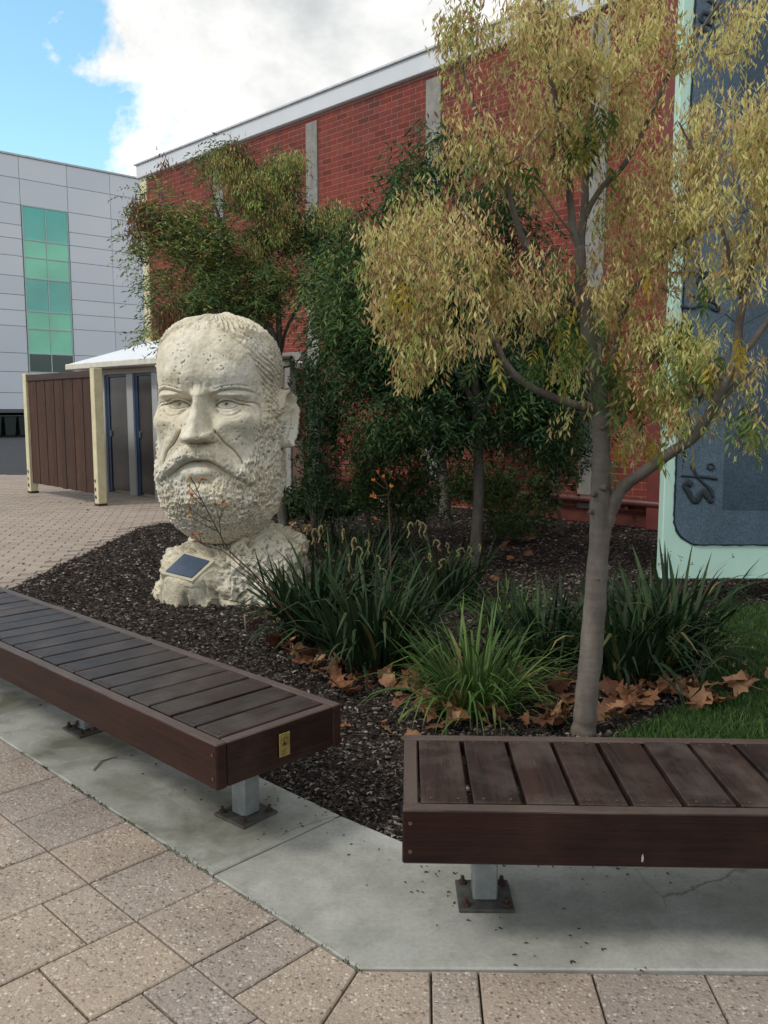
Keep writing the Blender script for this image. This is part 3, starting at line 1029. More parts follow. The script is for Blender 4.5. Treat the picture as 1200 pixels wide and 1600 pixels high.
# pipe along the foot of the wall, brackets, painted plinth
pp = MB().tube([(0.4 + 4.2, -.12, .30), (17.0, -.12, .30)], .055, 10)
pp.build('pipe', PIPE, bld, True)
for px in np.arange(4.9, 17, 1.6):
    MB().box(px - .02, px + .02, -.17, 0.0, .22, .245).build('pipe_bracket', PIPE, bld)
MB().box(9.6, LEN, -.035, -.006, 0, .17).build('plinth', simple('dark_red_plinth', (0.12, 0.03, 0.022), 0.85, 0, .3, 6), bld)
# red downpipe shaft beside the sign
MB().box(11.55, 11.86, -.16, -.008, 0, 6.07, None, .01).build('downpipe_shaft', simple('dark_red_shaft', (0.15, 0.030, 0.026), 0.7, 0, .15, 5), bld)

# ================================================================== WHITE PANEL BUILDING
UD = Vector((math.sin(R(47.8)), math.cos(R(47.8)), 0))
off = thing('office_building', 'tall pale blue-white panelled office building with a green glass strip', 'building', (-19.43, 43.5, 0), R(90 - 47.8))
# local x runs along the facade (to the right, away), local -y faces us
MB().box(-9.8, 30, .06, 14, 1.36, 13.9).build('core_wall', simple('panel_joint_dark', (0.20, 0.22, 0.26), 0.8), off)
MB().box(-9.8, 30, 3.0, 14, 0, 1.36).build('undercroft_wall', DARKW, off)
MB().box(-9.8, 30, .0, 3.0, 1.20, 1.35).build('base_band', BAND, off)
MB().box(-9.85, 30.05, -.05, 14.05, 13.90, 13.99).build('parapet_cap', simple('pale_cap', (0.5, 0.53, 0.58), 0.5), off)
zr = [1.36, 2.2, 3.26, 4.21, 5.56, 6.34, 7.11, 8.04, 9.03, 9.88, 10.55, 11.55, 12.82, 13.89]
uc = [-9.7, -7.6, -5.3, -3.05, -0.72, 1.60, 4.03, 6.37, 8.7, 11.0, 13.3, 15.6, 17.9, 20.2, 22.5, 24.8, 27.1, 29.9]
for i in range(len(uc) - 1):
    for j in range(len(zr) - 1):
        win = abs(uc[i] - 1.60) < .01 and 3.2 <= zr[j] < 11.5
        if win: continue
        MB().box(uc[i] + .011, uc[i + 1] - .011, 0.0, .055, zr[j] + .011, zr[j + 1] - .011, None, .006).build('panel', PANEL, off)
G_T = m_glass('teal_window_glass', (0.10, 0.52, 0.46), .06); G_G = m_glass('green_spandrel_glass', (0.20, 0.66, 0.46), .15); G_D = m_glass('dark_green_glass', (0.014, 0.055, 0.045), .03)
FRM = simple('white_window_frame', (0.45, 0.55, 0.55), 0.4)
wr = [(9.90, 11.56, G_T), (9.04, 9.90, G_G), (8.0, 9.04, G_G), (6.35, 8.0, G_T), (5.47, 6.35, G_G), (4.21, 5.47, G_G), (3.26, 4.21, G_D)]
fr_ = MB()
for zz in [w[0] for w in wr] + [11.56]: fr_.box(1.64, 3.99, -.01, .05, zz - .03, zz + .03)
for i in range(7):
    z0, z1 = wr[i][0] + .032, wr[i][1] - .032
    for xx in (1.64, 2.80, 3.95): fr_.box(xx, xx + .045, -.005, .045, z0, z1)
window = fr_.build('window', FRM, off)
for z0, z1, mm in wr:
    for a, b in ((1.69, 2.795), (2.85, 3.945)):
        MB().box(a, b, .02, .04, z0 + .033, z1 - .033).build('pane', mm, window)
MB().box(5.0, 5.02, 2, 2.02, 13.99, 14.5).tube([(5.01, 2.01, 14.3), (5.2, 2.01, 14.42)], .02, 6).build('rooftop_mast', BAND, off)
for k_, u in enumerate((-6.6, -3.0, 3.2, 8, 14)):
    MB().box(u, u + .35, .2, .55, 0, 1.2).build('column', BAND, off)

# wheelie bins below the office building
bin_lab = ['dark green wheelie bin leftmost under the office building', 'dark green wheelie bin second from the left under the office building',
           'dark green wheelie bin third from the left under the office building', 'dark green wheelie bin closest to the timber screen']
bins = []
for k_ in range(4):
    u = -0.75 + k_ * 0.72
    base = Vector((-19.43, 43.5, 0)) + UD * u + Vector((-math.cos(R(47.8)), math.sin(R(47.8)), 0)) * 0.0 + Vector((UD.y, -UD.x, 0)) * (-1.2)
    if k_ == 0:
        bt = thing('wheelie_bin', bin_lab[0], 'bin', (0, 0, 0), R(42))
        v = []
        for z, a in ((.08, .22), (.98, .29)):
            v += [(-a, -a * 1.1, z), (a, -a * 1.1, z), (a, a * 1.1, z), (-a, a * 1.1, z)]
        mb = MB().add(v, [(3, 2, 1, 0), (4, 5, 6, 7), (0, 1, 5, 4), (1, 2, 6, 5), (2, 3, 7, 6), (3, 0, 4, 7)])
        mb.build('body', BINM, bt)
        MB().box(-.31, .31, -.35, .34, .985, 1.06, None, .03).build('lid', BINM, bt)
        for s in (-1, 1):
            MB().tube([(s * .25, .26, .1), (s * .30, .26, .1)], .1, 12).build('wheel', INK, bt)
        MB().tube([(-.25, .38, 1.0), (.25, .38, 1.0)], .018, 6).build('handle', BINM, bt)
        bins.append(bt)
    else:
        bt = bins[0].copy(); COL.objects.link(bt); bt['label'] = bin_lab[k_]
        for ch in list(bins[0].children):
            c = ch.copy(); COL.objects.link(c); c.parent = bt
        bins.append(bt)
    bt['group'] = 'wheelie bins under the office building'
for k_, bt in enumerate(bins):
    u = -0.55 + k_ * 0.70
    p = Vector((-19.43, 43.5, 0)) + UD * u + Vector((UD.y, -UD.x, 0)) * 0.9
    bt.location = p
    bt.rotation_euler = (0, 0, R(42.2) + 0.05 * (k_ % 2))

# ================================================================== KIOSK
kio = thing('toilet_kiosk', 'small kiosk with white hip roof, cream header and blue-framed dark doors', 'kiosk', (-6.05 + 1.60 * .70711, 16.02 - 1.60 * .70711, 0), ROTW)
KL, KD = 2.75, 1.9
MB().box(0, KL, .02, KD, 0, 1.975).build('wall', KWALL, kio)
MB().box(-.02, KL + .02, -.03, KD + .02, 1.977, 2.062, None, .006).build('header', KWALL, kio)
MB().box(-.36, KL + .25, -.40, KD + .3, 2.066, 2.165, None, .012).build('gutter', simple('cream_gutter', (0.62, 0.60, 0.53), 0.5), kio)
rz = 2.167; rh = 2.66
v = [(-.32, -.36, rz), (KL + .2, -.36, rz), (KL + .2, KD + .26, rz), (-.32, KD + .26, rz), (1.05, KD / 2, rh), (KL - .9, KD / 2, rh)]
MB().add(v, [(0, 1, 5, 4), (1, 2, 5), (2, 3, 4, 5), (3, 0, 4), (3, 2, 1, 0)]).build('roof', WROOF, kio)
for cx_, cw_ in ((.20, .17), (1.12, .20), (1.91, .17), (KL - .16, .15)):
    MB().box(cx_, cx_ + cw_, -.075, .018, 0, 1.974, None, .006).build('column', GREYP, kio)
for i, (cx_, dw_) in enumerate(((.372, .745), (1.322, .585))):
    d_ = MB().box(cx_ + .10, cx_ + dw_ - .005, -.028, .015, .05, 1.93, None, .004).build('door', DOORM, kio)
    MB().box(cx_ + .004, cx_ + .098, -.045, .016, 0.03, 1.97, None, .004).box(cx_ + .10, cx_ + dw_, -.040, .016, 1.934, 1.97).build('door_frame', BLUEP, kio)
    MB().box(cx_ + .12, cx_ + .145, -.055, -.029, .95, 1.05, None, .004).build('handle', GALV, d_)
MB().box(2.085, KL - .165, -.01, .015, .02, 1.97, None, .004).build('side_panel', KWALL, kio)

# return post and brown panel seen just right of the stone head
rp = thing('service_post', 'pale post with a brown sheet panel standing right behind the stone head', 'post', (-1.22, 11.25, 0), ROTW)
MB().box(-.05, .06, -.05, .05, 0, 2.02, None, .006).build('post', PILAS, rp)
MB().box(.065, .30, -.03, .0, .12, 1.0, None, .005).build('sheet_panel', BRPAN, rp)
MB().box(-.25, .30, -.06, .06, 2.022, 2.13, None, .006).build('top_rail', PILAS, rp)
MB().tube([(-.15, -.10, 2.06), (.16, -.10, 2.06)], .028, 8).build('lamp_tube', INK, rp)

# timber screen
P0 = Vector((-5.93, 14.437, 0)); P1 = Vector((-4.155, 12.517, 0))
sd = (P1 - P0); SL = sd.length
scr = thing('timber_screen', 'dark brown vertical board privacy screen between two cream posts', 'screen', P0, math.atan2(sd.y, sd.x))
for xx, ww in ((-.065, .13), (SL - .065, .13)):
    po = MB().box(xx, xx + ww, -.065, .065, 0, 1.99, None, .006).build('post', CREAM, scr)
    MB().box(xx - .004, xx + ww + .004, -.069, .069, 0.001, .035).build('post_foot', RUST, scr)
    for zz in (.09, .2, .33):
        MB().add([(xx + .02 + random.uniform(0, .05), -.0665, zz), (xx + .07 + random.uniform(0, .03), -.0665, zz + .03), (xx + .05, -.0665, zz + random.uniform(.06, .1)), (xx + .01, -.0665, zz + .04)], [(0, 1, 2, 3)]).build('rust_patch', RUST, po)
nb_ = 14
bwid = (SL - .13) / nb_
for i in range(nb_):
    x0 = .065 + i * bwid
    yo = -.010 if i % 2 else -.004
    MB().box(x0 + .003, x0 + bwid - .006, yo - .02, yo, .17 + random.uniform(-.006, .006), 1.862, None, .003).build('board', MSCR, scr)
MB().box(.066, SL - .066, -.05, .035, 1.865, 1.965, None, .005).build('top_rail', MX, scr)
MB().box(.066, SL - .066, .004, .05, .38, .46).box(.066, SL - .066, .004, .05, 1.5, 1.58).build('back_rail', MX, scr)

# ================================================================== SIGN BOARD
SX, SY = 2.033, 6.2
sgn_ = thing('painted_sign_board', 'tall mint-framed blue slate board with dark cursive lettering on the right', 'sign', (SX, SY, 0))
BW, BZ0, BZ1 = 2.5, .172, 5.05
MB().box(0, BW, 0, .11, BZ0, BZ1, None, .008).build('backing_board', MINT, sgn_)


def rrect(x0, x1, z0, z1, r, seg=10):
    pts = []
    for cx_, cz_, a0 in ((x1 - r, z1 - r, 0), (x0 + r, z1 - r, 90), (x0 + r, z0 + r, 180), (x1 - r, z0 + r, 270)):
        for k in range(seg + 1):
            a = R(a0 + 90 * k / seg)
            pts.append((cx_ + r * math.cos(a), cz_ + r * math.sin(a)))
    return pts


def slab_xz(pts, y0, y1, name, mat, parent, jag=0.0):
    n = len(pts)
    P = [(p[0] + random.uniform(-jag, jag), p[1] + random.uniform(-jag, jag)) for p in pts]
    v = [(p[0], y0, p[1]) for p in P] + [(p[0], y1, p[1]) for p in P]
    f = [tuple(range(n)), tuple(reversed(range(n, 2 * n)))] + [(i + n, (i + 1) % n + n, (i + 1) % n, i) for i in range(n)]
    return MB().add(v, f).build(name, mat, parent)


def dens(pts, step=.03):
    out = []
    for i in range(len(pts)):
        a, b = Vector(pts[i]), Vector(pts[(i + 1) % len(pts)])
        k = max(1, int((b - a).length / step))
        out += [tuple(a + (b - a) * (j / k)) for j in range(k)]
    return out


MB_edge = slab_xz(dens(rrect(.074, BW - .074, .422, BZ1 - .08, .20)), -.006, .0, 'slate_border_edge', simple('near_black_edge', (0.008, 0.02, 0.028), .5), sgn_, .004)
slab_xz(dens(rrect(.086, BW - .086, .434, BZ1 - .09, .19)), -.016, -.0065, 'slate_field', SLATE, sgn_, .002)
slab_xz([(.425, .69), (BW - .425, .69), (BW - .425, 4.75), (.425, 4.75)], -.020, -.0165, 'inner_slate', SLATE2, sgn_)
MB().box(-.01, BW + .01, -.024, -.0205, 2.355, 2.372).build('joint_strip', INK, sgn_)
LET = simple('dark_painted_letter', (0.012, 0.02, 0.03), .55)


def stroke(pts, r, name='letter'):
    P, Rr = smooth_path([(a, 0, b) for a, b in pts], [r * random.uniform(.7, 1.2) for _ in pts], 5)
    v, f = tube_geo(P, Rr, 8)
    v = [Vector((p.x, -.0165 - .010 * (0.5 + 0.5 * math.copysign(min(1, abs(p.y) / r), -p.y)), p.z)) for p in v]
    return MB().add(v, f).build(name, LET, sgn_, True)


def spt(px, py):
    p = at(px, py, SY)
    return (p.x - SX, p.z)


# letter strokes, turned on their side and read upwards:  S  t  .
stroke([spt(1112, 785), spt(1103, 775), spt(1098, 766), spt(1092, 772), spt(1087, 782), spt(1080, 780), spt(1074, 768), spt(1068, 760), spt(1072, 753), spt(1080, 758)], .020)
stroke([spt(1110, 764), spt(1112, 775), spt(1104, 784)], .014)
stroke([spt(1079, 726), spt(1084, 738), spt(1095, 752), spt(1108, 764), spt(1112, 776)], .014)
stroke([spt(1063, 743), spt(1080, 744), spt(1100, 745), spt(1119, 748)], .011)
stroke([spt(1103, 727), spt(1109, 724), spt(1114, 729), spt(1108, 733), spt(1103, 729)], .009)
stroke([spt(1092, 412), spt(1094, 428), spt(1105, 435), spt(1090, 432), spt(1090, 445), spt(1110, 462), spt(1114, 470), spt(1095, 466), spt(1072, 461)], .013)
stroke([spt(1072, 461), spt(1100, 468), spt(1118, 476), spt(1119, 486), spt(1100, 478), spt(1078, 482), spt(1062, 478)], .012)
stroke([spt(1104, 2), spt(1118, 12), spt(1117, 28), spt(1098, 22), spt(1094, 34), spt(1112, 42), spt(1108, 56), spt(1096, 46)], .014)
stroke([spt(1096, -60), spt(1112, -52), spt(1104, -30), spt(1090, -24), spt(1110, -12)], .014)
for px, py in ((1060, 448),):
    a, b = spt(px, py)
    MB().tube([(a, -.03, b), (a, 0, b)], .018, 14).build('bolt_cap', simple('white_bolt_cap', (0.7, 0.75, 0.72), .4), sgn_)
for px_ in (.10, 1.2, 2.3):
    MB().box(px_, px_ + .09, .111, .20, 0, 4.6, None, .004).build('post', GALV, sgn_)
    MB().box(px_ + .0, px_ + .09, .02, .105, 0, BZ0 - .002).build('foot_block', RUST, sgn_)

# ================================================================== BENCHES
def plank_mesh(x0, x1, y0, y1, z0, z1, mat, bev=.003):
    mb = MB().box(x0, x1, y0, y1, z0, z1, None, bev)
    return make_mesh('slat', mb.v, mb.f, mat)


def make_leg(parent, x, y, rot=0):
    leg = MB().box(-.035, .035, -.035, .035, .012, .30, None, .004).build('leg', GALV, parent, False, (x, y, 0), (0, 0, rot))
    MB().box(-.079, .079, -.079, .079, .0005, .011, None, .002).build('base_plate', PLATEM, leg)
    for sx in (-1, 1):
        for sy in (-1, 1):
            MB().tube([(sx * .058, sy * .058, .011), (sx * .058, sy * .058, .02)], .012, 6).tube([(sx * .058, sy * .058, .02), (sx * .058, sy * .058, .034)], .006, 8).build('bolt', RUST, leg)
    return leg


def bench(name, label, loc, rotz, L, Wd, n_slats, legs, group='low timber benches along the concrete strip', fas_end=True, slat_w=.122, pitch=.1355):
    """local x = length, local y = width (towards the bed), top at z=.42"""
    t = thing(name, label, 'bench', loc, rotz, group)
    T = .42
    fz0, fz1 = T - .147, T - .002
    MB().box(0, L, 0, .040, fz0, fz1, None, .005).build('front_fascia', MFA, t)
    MB().box(0, L, Wd - .04, Wd, fz0, fz1, None, .005).build('back_fascia', MFA, t)
    for xe in (.0015, L - .0415):
        MB().box(xe, xe + .040, .0415, Wd - .0415, fz0 + .001, fz1 - .001, None, .004).build('end_board', m_end, t)
    sm = plank_mesh(-slat_w / 2, slat_w / 2, .0435, Wd - .0435, T - .042, T, MY)
    scr_m = MB()
    for i in range(n_slats):
        x = .0475 + slat_w / 2 + i * pitch
        s = link('slat', sm, t, (x, 0, random.uniform(-.0015, .0012)), (0, 0, random.uniform(-.002, .002)))
        s.scale = (1, random.uniform(.996, 1.0), 1)
    sc_ = MB().tube([(0, 0, 0), (0, 0, .0012)], .0042, 8)
    scme = make_mesh('screw', sc_.v, sc_.f, SCREWM)
    for i in range(n_slats):
        x = .0475 + slat_w / 2 + i * pitch
        for dx in (-.035, .035):
            for yy in (.062, Wd - .062):
                link('screw', scme, t, (x + dx, yy, T + .0002))
    for zz in (fz0 + .035, fz1 - .035):
        for xx in (.02, L - .02):
            link('screw', scme, t, (xx, -.0008, zz), (R(90), 0, 0), (1.3, 1.3, 1.3))
    MB().box(.06, L - .06, Wd * .25 - .03, Wd * .25 + .03, T - .09, T - .03).build('bearer', RUST, t)
    MB().box(.06, L - .06, Wd * .75 - .03, Wd * .75 + .03, T - .09, T - .03).build('bearer', RUST, t)
    for x, y, r_ in legs: make_leg(t, x, y, r_)
    return t


m_end = m_wood('end_board_wood', 'y', (0.008, 0.0042, 0.0038), (0.025, 0.0105, 0.0078), (0.058, 0.034, 0.026), 0.35, 0.42, .4125)
# right bench: front edge along +x
bR = bench('bench', 'low dark timber slat bench nearest on the right, in front of the young tree', (0.046, 2.050, 0), R(-1.7), 0.0475 * 2 + 16 * .1355 - .0135, .502, 16,
           [(.237, .31, .02), (1.95, .31, 0)])
# fresh chip on the front fascia
MB().add([(.60, -.0012, .290), (.604, -.0012, .289), (.606, -.0012, .300), (.603, -.0012, .312), (.600, -.0012, .304)], [(0, 1, 2, 3, 4)]).build('paint_chip', simple('pale_scratch', (0.35, 0.32, 0.29), .8), bR)
# left bench: local x runs from the near right corner back along the strip
A0 = Vector((-0.502, 2.462)); u_ = Vector((-0.722, 0.692)).normalized()
LB = 0.0475 * 2 + 24 * .1355 - .0135
A1 = A0 + u_ * LB
# local x from far end to near end so that y points to the bed
bL = bench('bench', 'long low dark timber bench on the left with a small brass badge on its end', (A1.x, A1.y, 0), math.atan2(-u_.y, -u_.x), LB, .515, 24,
           [(LB - .27, .305, .06), (LB - 1.43, .31, 0), (LB - 2.6, .31, 0)])
# brass badge on the near end board
bd = bL
bx_ = LB + .0015
MB().box(bx_, bx_ + .003, .238, .282, .308, .386, None, .001).build('badge', BRASS, bd)
bdg = MB()
cy_, cz_ = .260, .355


def flat_yz(mb, pts, x):
    n = len(pts)
    return mb.add([(x, a, b) for a, b in pts], [tuple(range(n))])


xx = bx_ + .0034
flat_yz(bdg, [(cy_ + .0105 * math.cos(R(a)), cz_ + .0105 * math.sin(R(a))) for a in range(200, 345, 12)] + [(cy_ + .002, cz_ - .004), (cy_ - .002, cz_ + .010), (cy_ - .006, cz_ - .002)], xx)
for k in range(11):
    a = R(-20 + 220 * k / 10)
    c_, s_ = cy_ + .0160 * math.cos(a), cz_ + .0160 * math.sin(a)
    t_ = Vector((-math.sin(a), math.cos(a))); r__ = Vector((math.cos(a), math.sin(a)))
    q = [Vector((c_, s_)) + t_ * sx * .0014 + r__ * sy * .0022 for sx, sy in ((-1, -1), (1, -1), (1, 1), (-1, 1))]
    flat_yz(bdg, q, xx)
for k in range(36):
    a0, a1 = R(k * 10), R(k * 10 + 10)
    flat_yz(bdg, [(cy_ + r * math.cos(a), cz_ + r * math.sin(a)) for r, a in ((.0118, a0), (.0124, a0), (.0124, a1), (.0118, a1))], xx)
for zz, w in ((.330, .012), (.324, .009), (.317, .013)):
    for j in range(int(w * 2 / .004)):
        y0 = cy_ - w + j * .004
        flat_yz(bdg, [(y0, zz - .0012), (y0 + .0028, zz - .0012), (y0 + .0028, zz + .0012), (y0, zz + .0012)], xx)
tag(bdg.build('badge_print', INK, bd), kind='stuff')
for yy in (.242, .278):
    for zz in (.312, .382):
        MB().tube([(bx_ + .003, yy, zz), (bx_ + .0045, yy, zz)], .002, 8).build('screw', GALV, bd)

# twig lying on the slab
tw = MB().tube([ground(146, 1205) + Vector((0, 0, .004)), ground(158, 1192) + Vector((0, 0, .006)), ground(170, 1187) + Vector((0, 0, .004)), ground(183, 1184) + Vector((0, 0, .004))], [.0022, .003, .0025, .0015], 6).build('twig', BARK)
tag(tw, 'thin bent twig lying on the concrete under the left bench', 'twig')

# ================================================================== STONE HEAD
def ss(x, a, b):
    t = np.clip((x - a) / (b - a), 0, 1)
    return t * t * (3 - 2 * t)


def dpoly(x, z, pts):
    """distance from (x,z) to a polyline, and position 0..1 along it"""
    best = np.full(x.shape, 9.0); pos = np.zeros(x.shape)
    n = len(pts) - 1
    for i in range(n):
        ax, az = pts[i]; bx, bz = pts[i + 1]
        dx, dz = bx - ax, bz - az
        t = np.clip(((x - ax) * dx + (z - az) * dz) / (dx * dx + dz * dz), 0, 1)
        d = np.hypot(x - ax - t * dx, z - az - t * dz)
        k = d < best
        best = np.where(k, d, best); pos = np.where(k, (i + t) / n, pos)
    return best, pos


def crv(pts, n=6):
    P, _ = smooth_path([(a, 0, b) for a, b in pts], [1] * len(pts), n)
    return [(p.x, p.z) for p in P]


def nz(P, s, off=0.0, oct_=1):
    out = np.zeros(len(P)); a = 1.0; tot = 0
    for o_ in range(oct_):
        out += a * np.fromiter((noise.noise((p[0] * s + off, p[1] * s + 7.1, p[2] * s - off)) for p in P), float, len(P))
        tot += a; a *= .5; s *= 2.1
    return out / tot


HX, HY = -1.247, 6.60
stat = thing('stone_head_statue', 'giant weathered cream stone head of a stern bearded man on a rough rock base', 'statue', (HX, HY, 0), R(-8))
# profile of half widths by height
pz = [.40, .43, .47, .52, .58, .66, .75, .85, .98, 1.10, 1.25, 1.40, 1.60]
pa = [.17, .225, .275, .325, .372, .415, .445, .462, .472, .475, .470, .465, .462]
zz_ = np.linspace(.40, 2.105, 700)
aa_ = np.where(zz_ <= 1.6, np.interp(zz_, pz, pa), .462 * np.clip(1 - np.clip((zz_ - 1.6) / .505, 0, 1) ** 2.6, 0, 1) ** (1 / 2.4))
arc = np.concatenate([[0], np.cumsum(np.hypot(np.diff(zz_), np.diff(aa_)))])
NR, NT_ = 430, 560
sa = np.linspace(0, arc[-1], NR)
zr_ = np.interp(sa, arc, zz_); ar_ = np.interp(sa, arc, aa_); ar_[-1] = 0.0
# angles: dense in front
uu = np.linspace(-1, 1, NT_, endpoint=False)
th = math.pi * (0.62 * uu + 0.38 * uu ** 3)
TH, ZZ = np.meshgrid(th, zr_)
AA = np.repeat(ar_[:, None], NT_, 1)
ex = 2 / 2.35
sn, cs = np.sin(TH), np.cos(TH)
bf = np.interp(ZZ, [.40, .5, .62, .78, .95, 1.15, 1.4, 1.6, 1.8, 2.0, 2.1], [1.0, 1.08, 1.14, 1.14, 1.09, 1.07, 1.05, 1.09, 1.10, 1.12, 1.1])
bb = 1.16
X = .975 * AA * np.sign(sn) * np.abs(sn) ** ex
Y = -AA * np.where(cs > 0, bf, bb) * np.sign(cs) * np.abs(cs) ** ex
x, z = X.ravel(), ZZ.ravel(); y = Y.ravel(); tt = TH.ravel(); ax = np.abs(x)
deg = np.degrees(np.abs(tt))
P = np.stack([x, y, z], 1)
front = ss(np.cos(tt), 0.02, 0.30)
G = lambda cx, cz, sx, sz, q=None: np.exp(-(((q if q is not None else ax) - cx) / sx) ** 2 - ((z - cz) / sz) ** 2)


def groove(pts, w, d, xs=None):
    dd, pp = dpoly(ax if xs is None else xs, z, crv(pts))
    taper = np.clip(np.minimum(pp, 1 - pp) * 6 + .35, 0, 1)
    return d * np.exp(-(dd / w) ** 2) * taper


n1 = nz(P, 3.2, 1.0, 3)
n2 = nz(P, 11.0, 4.0, 3)
n3 = nz(P, 34.0, 9.0, 2)
# beard texture: tufts running down and outwards
PB = np.stack([x * 34 + z * 8 * np.sign(x), y * 34, z * 13], 1)
tuft = np.abs(nz(PB, 1.0, 2.0, 2)) * 2.0
PB2 = np.stack([x * 70, y * 70, z * 34], 1)
tuft2 = nz(PB2, 1.0, 5.0, 2)
d = np.zeros(len(x))
# --- big forms
d += .022 * G(0, 1.74, .30, .17)
d += .024 * G(.17, 1.64, .13, .07)
d -= .024 * G(.42, 1.55, .09, .16)
d -= .014 * G(0, 1.585, .05, .05)
d -= .098 * G(.185, 1.460, .115, .055)
d -= .062 * G(.088, 1.480, .045, .060)
d += .052 * G(.30, 1.325, .12, .085)
d -= .034 * G(.35, 1.12, .10, .12)
d += .022 * G(.16, 1.31, .06, .05)
# --- brows, pulled down in a frown
brow = [(.055, 1.512), (.11, 1.532), (.18, 1.556), (.26, 1.566), (.33, 1.556), (.385, 1.534)]
dd, pp = dpoly(ax, z, crv(brow))
up = z - np.interp(ax, [b[0] for b in brow], [b[1] for b in brow])
bump_b = np.exp(-(dd / .030) ** 2) * np.clip(1.25 - pp, .3, 1)
d += .020 * bump_b * (up > -0.004) + .020 * bump_b * (up <= -.004) * np.exp(-(dd / .016) ** 2)
d += groove([(a, b - .012) for a, b in brow], .008, -.010)
d += groove([(a + .01, b + .018) for a, b in brow[1:5]], .005, -.007)
d += groove([(.030, 1.53), (.035, 1.57), (.028, 1.60)], .009, -.007)
# --- lids and eyes
d += .058 * np.exp(-((ax - .215) / .105) ** 2 - ((z - 1.508) / .026) ** 2)
d += .040 * np.exp(-((ax - .185) / .062) ** 2 - ((z - 1.447) / .027) ** 2)
ul = [(.098, 1.440), (.125, 1.458), (.175, 1.474), (.225, 1.470), (.275, 1.453), (.335, 1.440)]
ll = [(.100, 1.438), (.135, 1.424), (.185, 1.415), (.235, 1.422), (.272, 1.442)]
d += groove([(a, b + .009) for a, b in ul], .008, .018)
d += groove(ul, .0055, -.024)
d += groove([(a, b + .022) for a, b in ul], .006, -.010)
d += groove([(a, b - .008) for a, b in ll], .009, .014)
d += groove(ll, .005, -.016)
d += groove([(.115, 1.405), (.16, 1.376), (.215, 1.366), (.265, 1.384), (.29, 1.41)], .010, -.016)
d += groove([(.12, 1.39), (.17, 1.352), (.235, 1.345), (.29, 1.37)], .007, -.006)
d -= .030 * G(.104, 1.437, .010, .009)
for sx_ in (-1, 1):
    cxp = .185 if sx_ > 0 else -.180
    rr_ = np.hypot(x - cxp, z - 1.449)
    d -= .046 * np.exp(-(rr_ / .0125) ** 4)
    d -= .006 * np.exp(-((rr_ - .027) / .004) ** 2)
d += groove([(.30, 1.452), (.345, 1.462), (.385, 1.448), (.40, 1.40), (.395, 1.36)], .007, -.013)
d += groove([(.33, 1.44), (.36, 1.42), (.37, 1.38)], .005, -.008)
# --- nose
zt_ = np.clip((1.555 - z) / (1.555 - 1.215), 0, 1)
nh = .034 + .180 * zt_ ** 1.1
nw = .042 + .030 * zt_ ** 1.6
und = ss(z, 1.168, 1.197 + .012 * np.clip(ax / .08, 0, 1))
topf = 1 - ss(z, 1.50, 1.60)
d += nh * np.exp(-(ax / nw) ** 3.2) * und * topf
d += .030 * G(0, 1.232, .062, .040) * und
d += .098 * np.exp(-((ax - .086) / .036) ** 2 - ((z - 1.224) / .040) ** 2) * ss(z, 1.174, 1.192)
d += groove([(.045, 1.262), (.060, 1.238), (.062, 1.21)], .010, -.012)
d += groove([(.128, 1.258), (.122, 1.222), (.108, 1.195)], .009, -.016)
d -= .030 * G(.046, 1.180, .020, .011)
# --- folds from nose to mouth corner
d += groove([(.118, 1.268), (.145, 1.232), (.190, 1.170), (.245, 1.120), (.285, 1.06), (.30, 1.01)], .008, -.019)
d += .026 * np.exp(-(dpoly(ax, z, crv([(.15, 1.26), (.21, 1.20), (.27, 1.13), (.32, 1.05)]))[0] / .045) ** 2)
# --- moustache
mo = crv([(0, 1.103), (.07, 1.100), (.135, 1.066), (.20, 1.020), (.265, .965), (.32, .915)])
dm, pm_ = dpoly(ax, z, mo)
mband = np.exp(-(dm / (.056 - .012 * pm_)) ** 4) * (1 - .5 * ss(pm_, .8, 1.0))
d += .060 * mband * front
PM = np.stack([x * 40 + z * 22 * np.sign(x), y * 30, z * 30 - ax * 22], 1)
mh = nz(PM, 1.0, 3.0, 2)
d += .016 * mh * mband
d -= .018 * G(0, 1.12, .018, .045)
# --- mouth line and lower lip
ml = [(0, 1.046), (.06, 1.044), (.12, 1.022), (.18, .982), (.245, .932), (.31, .890)]
dl, pl = dpoly(ax, z, crv(ml))
d += -.074 * np.exp(-(dl / .0135) ** 2) * (1 - .7 * pl)
d -= .020 * np.exp(-(dpoly(ax, z, crv([(0, 1.026), (.06, 1.024), (.12, 1.000), (.18, .96)]))[0] / .020) ** 2)
d += .050 * np.exp(-(ax / .13) ** 2 - ((z - .965) / .045) ** 2)
d -= .026 * np.exp(-(ax / .11) ** 2 - ((z - .895) / .022) ** 2)
d += .040 * np.exp(-(ax / .20) ** 2 - ((z - .78) / .10) ** 2)
# --- beard and sideburns
degs = np.degrees(np.abs(tt + R(5))) * np.where(tt < 0, .86, 1.0) - np.where(tt < 0, 0, 0)
zb = np.interp(degs, [0, 28, 36, 44, 52, 60, 68, 76, 90, 180], [.93, .93, .98, 1.04, 1.12, 1.26, 1.52, 1.75, 2.3, 2.3])
inside = ss(zb + .03 * n1 - z, -.02, .03)
inside *= 1 - np.exp(-(ax / .12) ** 2 - ((z - .965) / .040) ** 2) * .85
beard = inside * (1 - ss(z, 1.30, 1.65))
strand = .5 + .5 * np.sin((x * 46 + z * 14 * np.sign(x)) + 16 * n1 + 5 * n2)
d += beard * (.012 + .014 * (tuft - .32) + .011 * tuft2 + .010 * n3 + .010 * (strand - .5))
